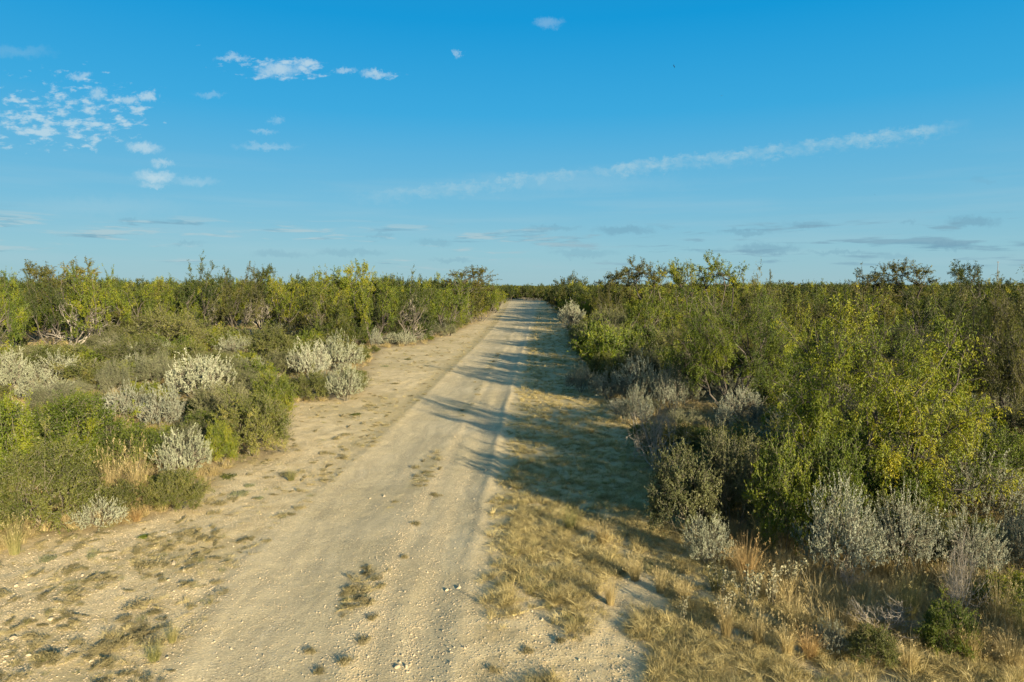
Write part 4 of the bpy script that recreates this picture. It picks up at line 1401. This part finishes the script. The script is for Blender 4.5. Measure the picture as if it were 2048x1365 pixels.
# verge and ground grasses
tufts = []
for i, (n, h, r, lean, w) in enumerate(((90, .15, .08, 1.1, .0026), (120, .12, .12, 1.8, .0024), (80, .22, .07, .9, .0026), (110, .08, .14, 2.0, .0024), (60, .07, .07, 1.6, .0024))):
    me = grass_clump(600 + i, n, h, r, lean, w, 4, .75).mesh('tuft')
    me.materials.append(M['verge'])
    tufts.append(me)
me = grass_clump(620, 70, .14, .09, 1.3, .0026, 4, .7).mesh('tuft'); me.materials.append(M['straw_green']); tufts.append(me)
me = grass_clump(621, 90, .40, .11, .8, .003, 4, .6).mesh('tuft'); me.materials.append(M['straw']); tufts.append(me)

for q_ in (0, 3):
    tufts.append(PR['weed'][q_].parts[0][1])


def grass_points():
    P = []
    N = 150000
    rr = np.exp(nr.uniform(math.log(6.0), math.log(130), N))
    X = nr.uniform(-.8, .8, N) * rr
    Y = rr
    # density of candidates falls as 1/(r^2): thin the very near ones so that it is bounded
    l, r = trackL(Y), trackR(Y); bl, br = brushL(Y), brushR(Y)
    t = (X - l) / (r - l)
    n1 = fbm(X * 1.1, Y * .7, 41, 4)
    n2 = fbm(X * 3.0, Y * 2.4, 51, 3)
    j = (fbm(X * 1.3, Y * .8, 31, 3) - .5) * .16
    p = np.zeros(N)
    vr = (t + j > 1.03) & (X < br + .6)
    p[vr] = (.42 + .58 * sst(n2, .40, .60))[vr] * np.where(Y[vr] < 9.5, sst(n1[vr] + (Y[vr] - 8.2) * .10 - np.clip(X[vr] - 2.2, 0, 2) * .05, .36, .52), 1)
    sel = (X > 2.0) & (Y < 9.2) & (X < br)
    p[sel] = np.maximum(p[sel], (.15 + .75 * sst(n2, .42, .58))[sel])
    fringe = (t + j > .98) & (t < 1.12)
    p[fringe] *= .35
    vl = (t < 0) & (X > bl - .5)
    p[vl] = (sst(n1, .44, .60) * sst(n2, .40, .58) * .42)[vl] + .05
    le = (t < .01) & (t > -.28) & (Y > 13)
    p[le] = np.maximum(p[le], .55 * sst(n2, .38, .6)[le])
    md = (np.abs(t + j * .6 - .54) < .07)
    p[md] = np.maximum(p[md], (sst(n1, .50, .66) * .28)[md])
    br_ = (X > br + .3) | (X < bl - .3)
    p[br_] = .30
    keep = nr.random(N) < p * .8
    X, Y, t, n2 = X[keep], Y[keep], t[keep], n2[keep]
    br_ = br_[keep]; vr = vr[keep]
    Z = Hgt(X, Y)
    for x, y, z, tt, b, v in zip(X, Y, Z, t, br_, vr):
        q = nr.random()
        if b:
            i = 6 if q < .45 else (5 if q < .7 else int(nr.integers(0, 3)))
        elif v:
            i = int(nr.choice([0, 1, 2, 3, 5], p=[.28, .3, .16, .2, .06]))
        else:
            i = int(nr.choice([1, 3, 4, 5, 7, 8], p=[.10, .22, .28, .08, .18, .14]))
        s = nr.uniform(.42, 1.0) * (1.0 if v or b else .7)
        if y > 35:
            s *= 1.35
        P.append((x, y, z, nr.uniform(0, 6.28), s, i, s * nr.uniform(.6, 1.15)))
    return P


gp = grass_points()
print('grass', len(gp))
scatter('dry_grass', tufts, gp, 'matted straw coloured grass covering the verges and the ground under the brush', .28)

# pebbles
peb = []
for i in range(4):
    me = stone_mesh(700 + i, 'pebble', [.6, .5, .7, .45][i]); me.materials.append(M['stone']); peb.append(me)
P = []
N = 260000
Y = np.exp(nr.uniform(math.log(5.8), math.log(34), N)); X = nr.uniform(-.8, .5, N) * Y
l, r = trackL(Y), trackR(Y); bl, br = brushL(Y), brushR(Y); t = (X - l) / (r - l)
n1 = fbm(X * .9, Y * .5, 61, 3)
gravel = np.exp(-((t - .62) / .06) ** 2) * 1.0 + np.exp(-((t - .80) / .05) ** 2) * .5 + np.exp(-((t - .93) / .03) ** 2) * .3 + .12 + .22 * sst(n1, .5, .7)
gravel = np.where(t < 0, .30 + .5 * sst(n1, .42, .62), gravel)
gravel = np.where(t > 1, .10 + .3 * (Y < 9), gravel)
gravel = np.where((X < bl) | (X > br), .05, gravel)
k = nr.random(N) < gravel * .75
X, Y, t = X[k], Y[k], t[k]
Z = Hgt(X, Y)
sz = .0048 + .011 * nr.random(len(X)) ** 2.6 + .007 * (nr.random(len(X)) < .04)
P = np.stack([X, Y, Z + sz * .1, nr.uniform(0, 6.28, len(X)), sz, nr.integers(0, 4, len(X)), sz], 1)
print('pebbles', len(P))
scatter('gravel', peb, P, 'loose pale pebbles scattered over the track and the bare banks', .4)

# separate stones one can tell apart
stones = [(348, 1133, 9), (368, 1148, 7), (102, 1250, 8), (65, 1249, 7), (60, 1180, 6), (33, 1184, 6), (73, 1180, 5), (118, 1219, 4), (135, 1311, 5), (58, 1322, 6), (78, 1327, 7), (12, 1326, 6), (45, 1333, 4),
          (182, 1333, 4), (335, 1324, 5), (420, 1184, 3), (271, 1347, 5), (28, 1290, 8), (340, 1074, 5), (365, 1072, 4), (300, 1080, 4), (338, 1168, 4), (1021, 977, 5), (768, 991, 5), (928, 1304, 6), (894, 1184, 5),
          (918, 1182, 6), (875, 1222, 4), (795, 1340, 8), (812, 1338, 7), (800, 1330, 5), (1155, 1255, 4), (1084, 1247, 4), (972, 938, 4), (740, 995, 4), (612, 1292, 3), (180, 1200, 4), (165, 1160, 5), (230, 1185, 4), (640, 1230, 3)]
sm = []
for i in range(4):
    me = stone_mesh(720 + i, 'stone', [.55, .7, .5, .62][i]); me.materials.append(M['stone']); sm.append(me)
slist = []
for i, (px, py, rp) in enumerate(stones):
    x, y = G(px, py)
    o = bpy.data.objects.new('stone', sm[i % 4]); COL.objects.link(o)
    s = rp * y / FOC * 1.05
    o.location = (x, y, float(Hgt(x, y)) + s * .06)
    o.rotation_euler = (RNG.uniform(-.3, .3), RNG.uniform(-.3, .3), RNG.uniform(0, 6.28))
    o.scale = (s, s * RNG.uniform(.8, 1.1), s)
    slist.append(dict(o=o, look=('larger pale limestone' if rp >= 7 else 'small pale stone' if rp >= 5 else 'tiny pale stone'), x=x, y=y, h=0, r=s, label=None, cat='stone', group='loose limestones', kind='stone'))
slist[0]['label'] = 'flat white limestone beside the dull weed on the left bank, upper of two'
slist[1]['label'] = 'white limestone beside the dull weed on the left bank, lower of two'

# ------------------------------------------------------------------ birds and the distant pole
def bird(px, py, dist, span, bank, yaw, label):
    d = ray(px, py)
    t = dist / d[1]
    loc = (d[0] * t, dist, CAM_H + d[2] * t)
    mat = bpy.data.materials.get('dark_feathers')
    if not mat:
        mat, w, out = new_mat('dark_feathers')
        p = w.n('ShaderNodeBsdfPrincipled'); p.inputs['Base Color'].default_value = (.03, .028, .026, 1); p.inputs['Roughness'].default_value = .7
        nz = w.noise(w.n('ShaderNodeTexCoord').outputs['Object'], 6, 3)
        w.put(p.inputs['Base Color'], w.mix(nz.outputs[0], (.02, .019, .018), (.05, .045, .04)))
        w.t.links.new(p.outputs[0], out.inputs[0])
    root = bpy.data.objects.new('bird', None); COL.objects.link(root)
    # body: lathe along y, head at +y
    prof = [(-.48, .0), (-.46, .07), (-.30, .05), (-.12, .085), (.06, .10), (.20, .075), (.28, .048), (.34, .055), (.40, .035), (.46, .0)]
    mb = MB()
    k_ = 10
    ring = []
    for (yy, rr_) in prof:
        sx_ = 1.6 if yy < -.29 and rr_ > 0 else 1.0
        sz_ = .35 if yy < -.29 else .9
        ring.append([(math.cos(a) * rr_ * sx_, yy, math.sin(a) * rr_ * sz_) for a in np.linspace(0, 2 * math.pi, k_, endpoint=False)])
    v = np.array(ring).reshape(-1, 3)
    idx = np.arange(len(prof) * k_).reshape(len(prof), k_)
    a = idx[:-1]; b = np.roll(a, -1, 1); d2 = idx[1:]; c = np.roll(d2, -1, 1)
    mb.add(v, np.stack([a, b, c, d2], -1).reshape(-1, 4))
    me = mb.mesh('body', True); me.materials.append(mat)
    ob = bpy.data.objects.new('body', me); COL.objects.link(ob); ob.parent = root
    for sg in (1, -1):
        mb = MB()
        st = [(.05, .16, -.10, .02), (.35, .20, -.12, .10), (.65, .14, -.14, .10), (.92, .02, -.20, .05), (1.0, -.10, -.16, .03)]
        top, bot = [], []
        for (sx_, le, te, zz) in st:
            top.append(((sg * sx_, le, zz + .012), (sg * sx_, te, zz + .006)))
            bot.append(((sg * sx_, le, zz - .012), (sg * sx_, te, zz - .006)))
        v = np.array(top + bot).reshape(-1, 3)
        n = len(st)
        f = []
        for i in range(n - 1):
            q = 2 * i
            f.append((q, q + 1, q + 3, q + 2))
            q2 = 2 * n + q
            f.append((q2, q2 + 2, q2 + 3, q2 + 1))
            f.append((q, q + 2, q2 + 2, q2)); f.append((q + 1, q2 + 1, q2 + 3, q + 3))
        mb.add(v, np.array(f))
        me = mb.mesh('wing', False); me.materials.append(mat)
        ow = bpy.data.objects.new('wing', me); COL.objects.link(ow); ow.parent = root
    root.location = loc
    root.rotation_euler = (R(bank[0]), R(bank[1]), R(yaw))
    root.scale = (span / 2,) * 3
    tag(root, label, 'bird', 'birds soaring over the brush')


bird(1348, 133, 150, 1.0, (25, 25, 0), 60, 'dark bird soaring highest in the blue sky, above the streak cloud')
bird(1443, 192, 190, .85, (10, -15, 0), 20, 'dark bird below and right of the highest one in the sky')
bird(1749, 390, 240, .8, (0, 10, 0), -30, 'tiny dark bird under the right end of the streak cloud')


def pole():
    x0 = (1996 - 1024) / FOC
    dist = 150.0
    d = ray(1996, 524)
    t = dist / d[1]
    top = CAM_H + d[2] * t
    x = d[0] * t
    m, w, out = new_mat('weathered_metal')
    p = w.n('ShaderNodeBsdfPrincipled'); p.inputs['Roughness'].default_value = .6
    nz = w.noise(w.n('ShaderNodeTexCoord').outputs['Object'], 4, 3)
    w.put(p.inputs['Base Color'], w.mix(nz.outputs[0], (.10, .10, .10), (.18, .17, .16)))
    w.t.links.new(p.outputs[0], out.inputs[0])
    root = bpy.data.objects.new('mast', None); COL.objects.link(root)
    root.location = (x, dist, 0)
    mb = MB()
    tubes(mb, np.array([[(0, 0, -.2), (0, 0, top * .5), (0, 0, top - .1)]]), np.array([[.10, .08, .055]]), .5, 10)
    me = mb.mesh('pole', True); me.materials.append(m)
    o = bpy.data.objects.new('pole', me); COL.objects.link(o); o.parent = root
    mb = MB()
    tubes(mb, np.array([[(-.22, 0, top - .12), (0, 0, top - .12), (.22, 0, top - .12)]]), np.array([[.05, .05, .05]]), .5, 8)
    tubes(mb, np.array([[(-.16, 0, top - .12), (-.16, 0, top), (-.16, 0, top + .1)], [(.16, 0, top - .12), (.16, 0, top), (.16, 0, top + .1)]]), np.full((2, 3), .045), .5, 8)
    me = mb.mesh('head_frame', True); me.materials.append(m)
    o = bpy.data.objects.new('head_frame', me); COL.objects.link(o); o.parent = root
    tag(root, 'thin distant mast rising above the trees near the right edge', 'mast')


pole()

# ------------------------------------------------------------------ labels
LM = [('the big yellow-green dome shrub', 170, 900), ('the compact bright silver shrub', 370, 925), ('the rounded grey-olive shrub', 510, 870), ('the wide silver shrub', 400, 775),
      ('the big silver group', 655, 760), ('the grey dead tree', 140, 670), ('the grey-brown brushy dome', 345, 690), ('the olive dome left of the silver pair', 540, 720),
      ('the small white silver shrub by the left trees', 810, 690), ('the left skyline notch', 620, 620), ('the slim tree left of the track end', 945, 610), ('the far end of the track', 1050, 603),
      ('the far white silver shrub', 1145, 650), ('the shade cluster of silver shrubs', 1250, 830), ('the bare reddish twig shrub', 1315, 940), ('the thorny corner shrub', 1370, 1060),
      ('the big near mesquite', 1740, 1000), ('the second feathery mesquite', 1450, 820), ('the tall olive mesquite at the edge', 2010, 850), ('the largest loose silver shrub', 1690, 1150),
      ('the pinkish silver shrub', 1410, 1130), ('the airy skyline trees right of the track', 1430, 650), ('the twin airy trees', 1770, 650), ('the left edge', 0, 760), ('the right edge', 2048, 720),
      ('the flat white limestone', 350, 1135), ('the near left bank', 150, 1180), ('the bottom left corner', 60, 1320), ('the middle strip of the track', 760, 1200), ('the right wheel rut', 930, 1150),
      ('the bottom of the track', 700, 1340), ('the left bare verge', 700, 860), ('the near right verge', 1150, 1250), ('the sandy opening left of the track', 790, 740)]
ORD = ['', 'second ', 'third ', 'fourth ', 'fifth ', 'sixth ', 'seventh ', 'eighth ', 'ninth ', 'tenth ', 'eleventh ', 'twelfth ', 'thirteenth ', 'fourteenth ', 'fifteenth ', 'sixteenth ']
GRP = {'tree': 'trees of the thicket', 'shrub': 'shrubs of the brush', 'dead shrub': 'bare shrubs in the brush', 'dead tree': 'dead trees', 'stone': 'loose limestones'}
cells = {}
taken = {p['label'] for p in PLANTS + slist if p['label']}
for p in PLANTS + slist:
    if p['group'] is None:
        p['group'] = GRP.get(p['cat'], 'shrubs of the brush')
        if p['look'].startswith('silver'):
            p['group'] = 'silver leaved shrubs'
    if p['label']:
        continue
    px, py = project(p['x'], p['y'], p['h'] * .5)
    gx, gy = project(p['x'], p['y'], 0)
    best = min(LM, key=lambda q: (q[1] - px) ** 2 + ((q[2] - gy) * 2.2) ** 2)
    dx, dy = px - best[1], gy - best[2]
    if abs(dx) > abs(dy) * 1.2:
        rel = 'left of' if dx < 0 else 'right of'
        if 'edge' in best[0] or 'corner' in best[0]:
            rel = 'in from'
    else:
        rel = 'behind' if dy < 0 else 'in front of'
        if 'edge' in best[0] or 'corner' in best[0]:
            rel = 'up from' if dy < 0 else 'down from'
    if any(s in best[0] for s in ('verge', 'bank', 'strip', 'rut', 'track', 'opening', 'notch')) and abs(dx) + abs(dy) < 70 and p['cat'] in ('stone', 'weed'):
        rel = 'at'
    size = ''
    if p['cat'] in ('shrub', 'tree', 'dead shrub') and not p['look'].startswith(('skyline', 'thin')):
        lo, hi = (2.9, 3.6) if p['cat'] == 'tree' else (.85, 1.25)
        size = 'low ' if p['h'] < lo else ('tall ' if p['h'] > hi else '')
    cells.setdefault((size + p['look'], rel, best[0]), []).append((p['y'], p))
for (look, rel, lm), lst in cells.items():
    lst.sort(key=lambda q: q[0])
    for i, (_, p) in enumerate(lst):
        lm = lm.replace('the airy skyline trees right of the track', 'the airy skyline trees')
        if len(lst) == 1:
            s = '%s %s %s' % (look, rel, lm)
        elif i == 0:
            s = 'nearest %s %s %s' % (look, rel, lm)
        elif i == len(lst) - 1:
            s = 'farthest %s %s %s' % (look, rel, lm)
        else:
            s = '%snearest %s %s %s' % (ORD[min(i, 15)], look, rel, lm)
        while s in taken:
            s = 'second ' + s
        taken.add(s)
        p['label'] = s
for p in PLANTS + slist:
    tag(p['o'], p['label'], p['cat'], p['group'])
print('things', len(PLANTS) + len(slist))
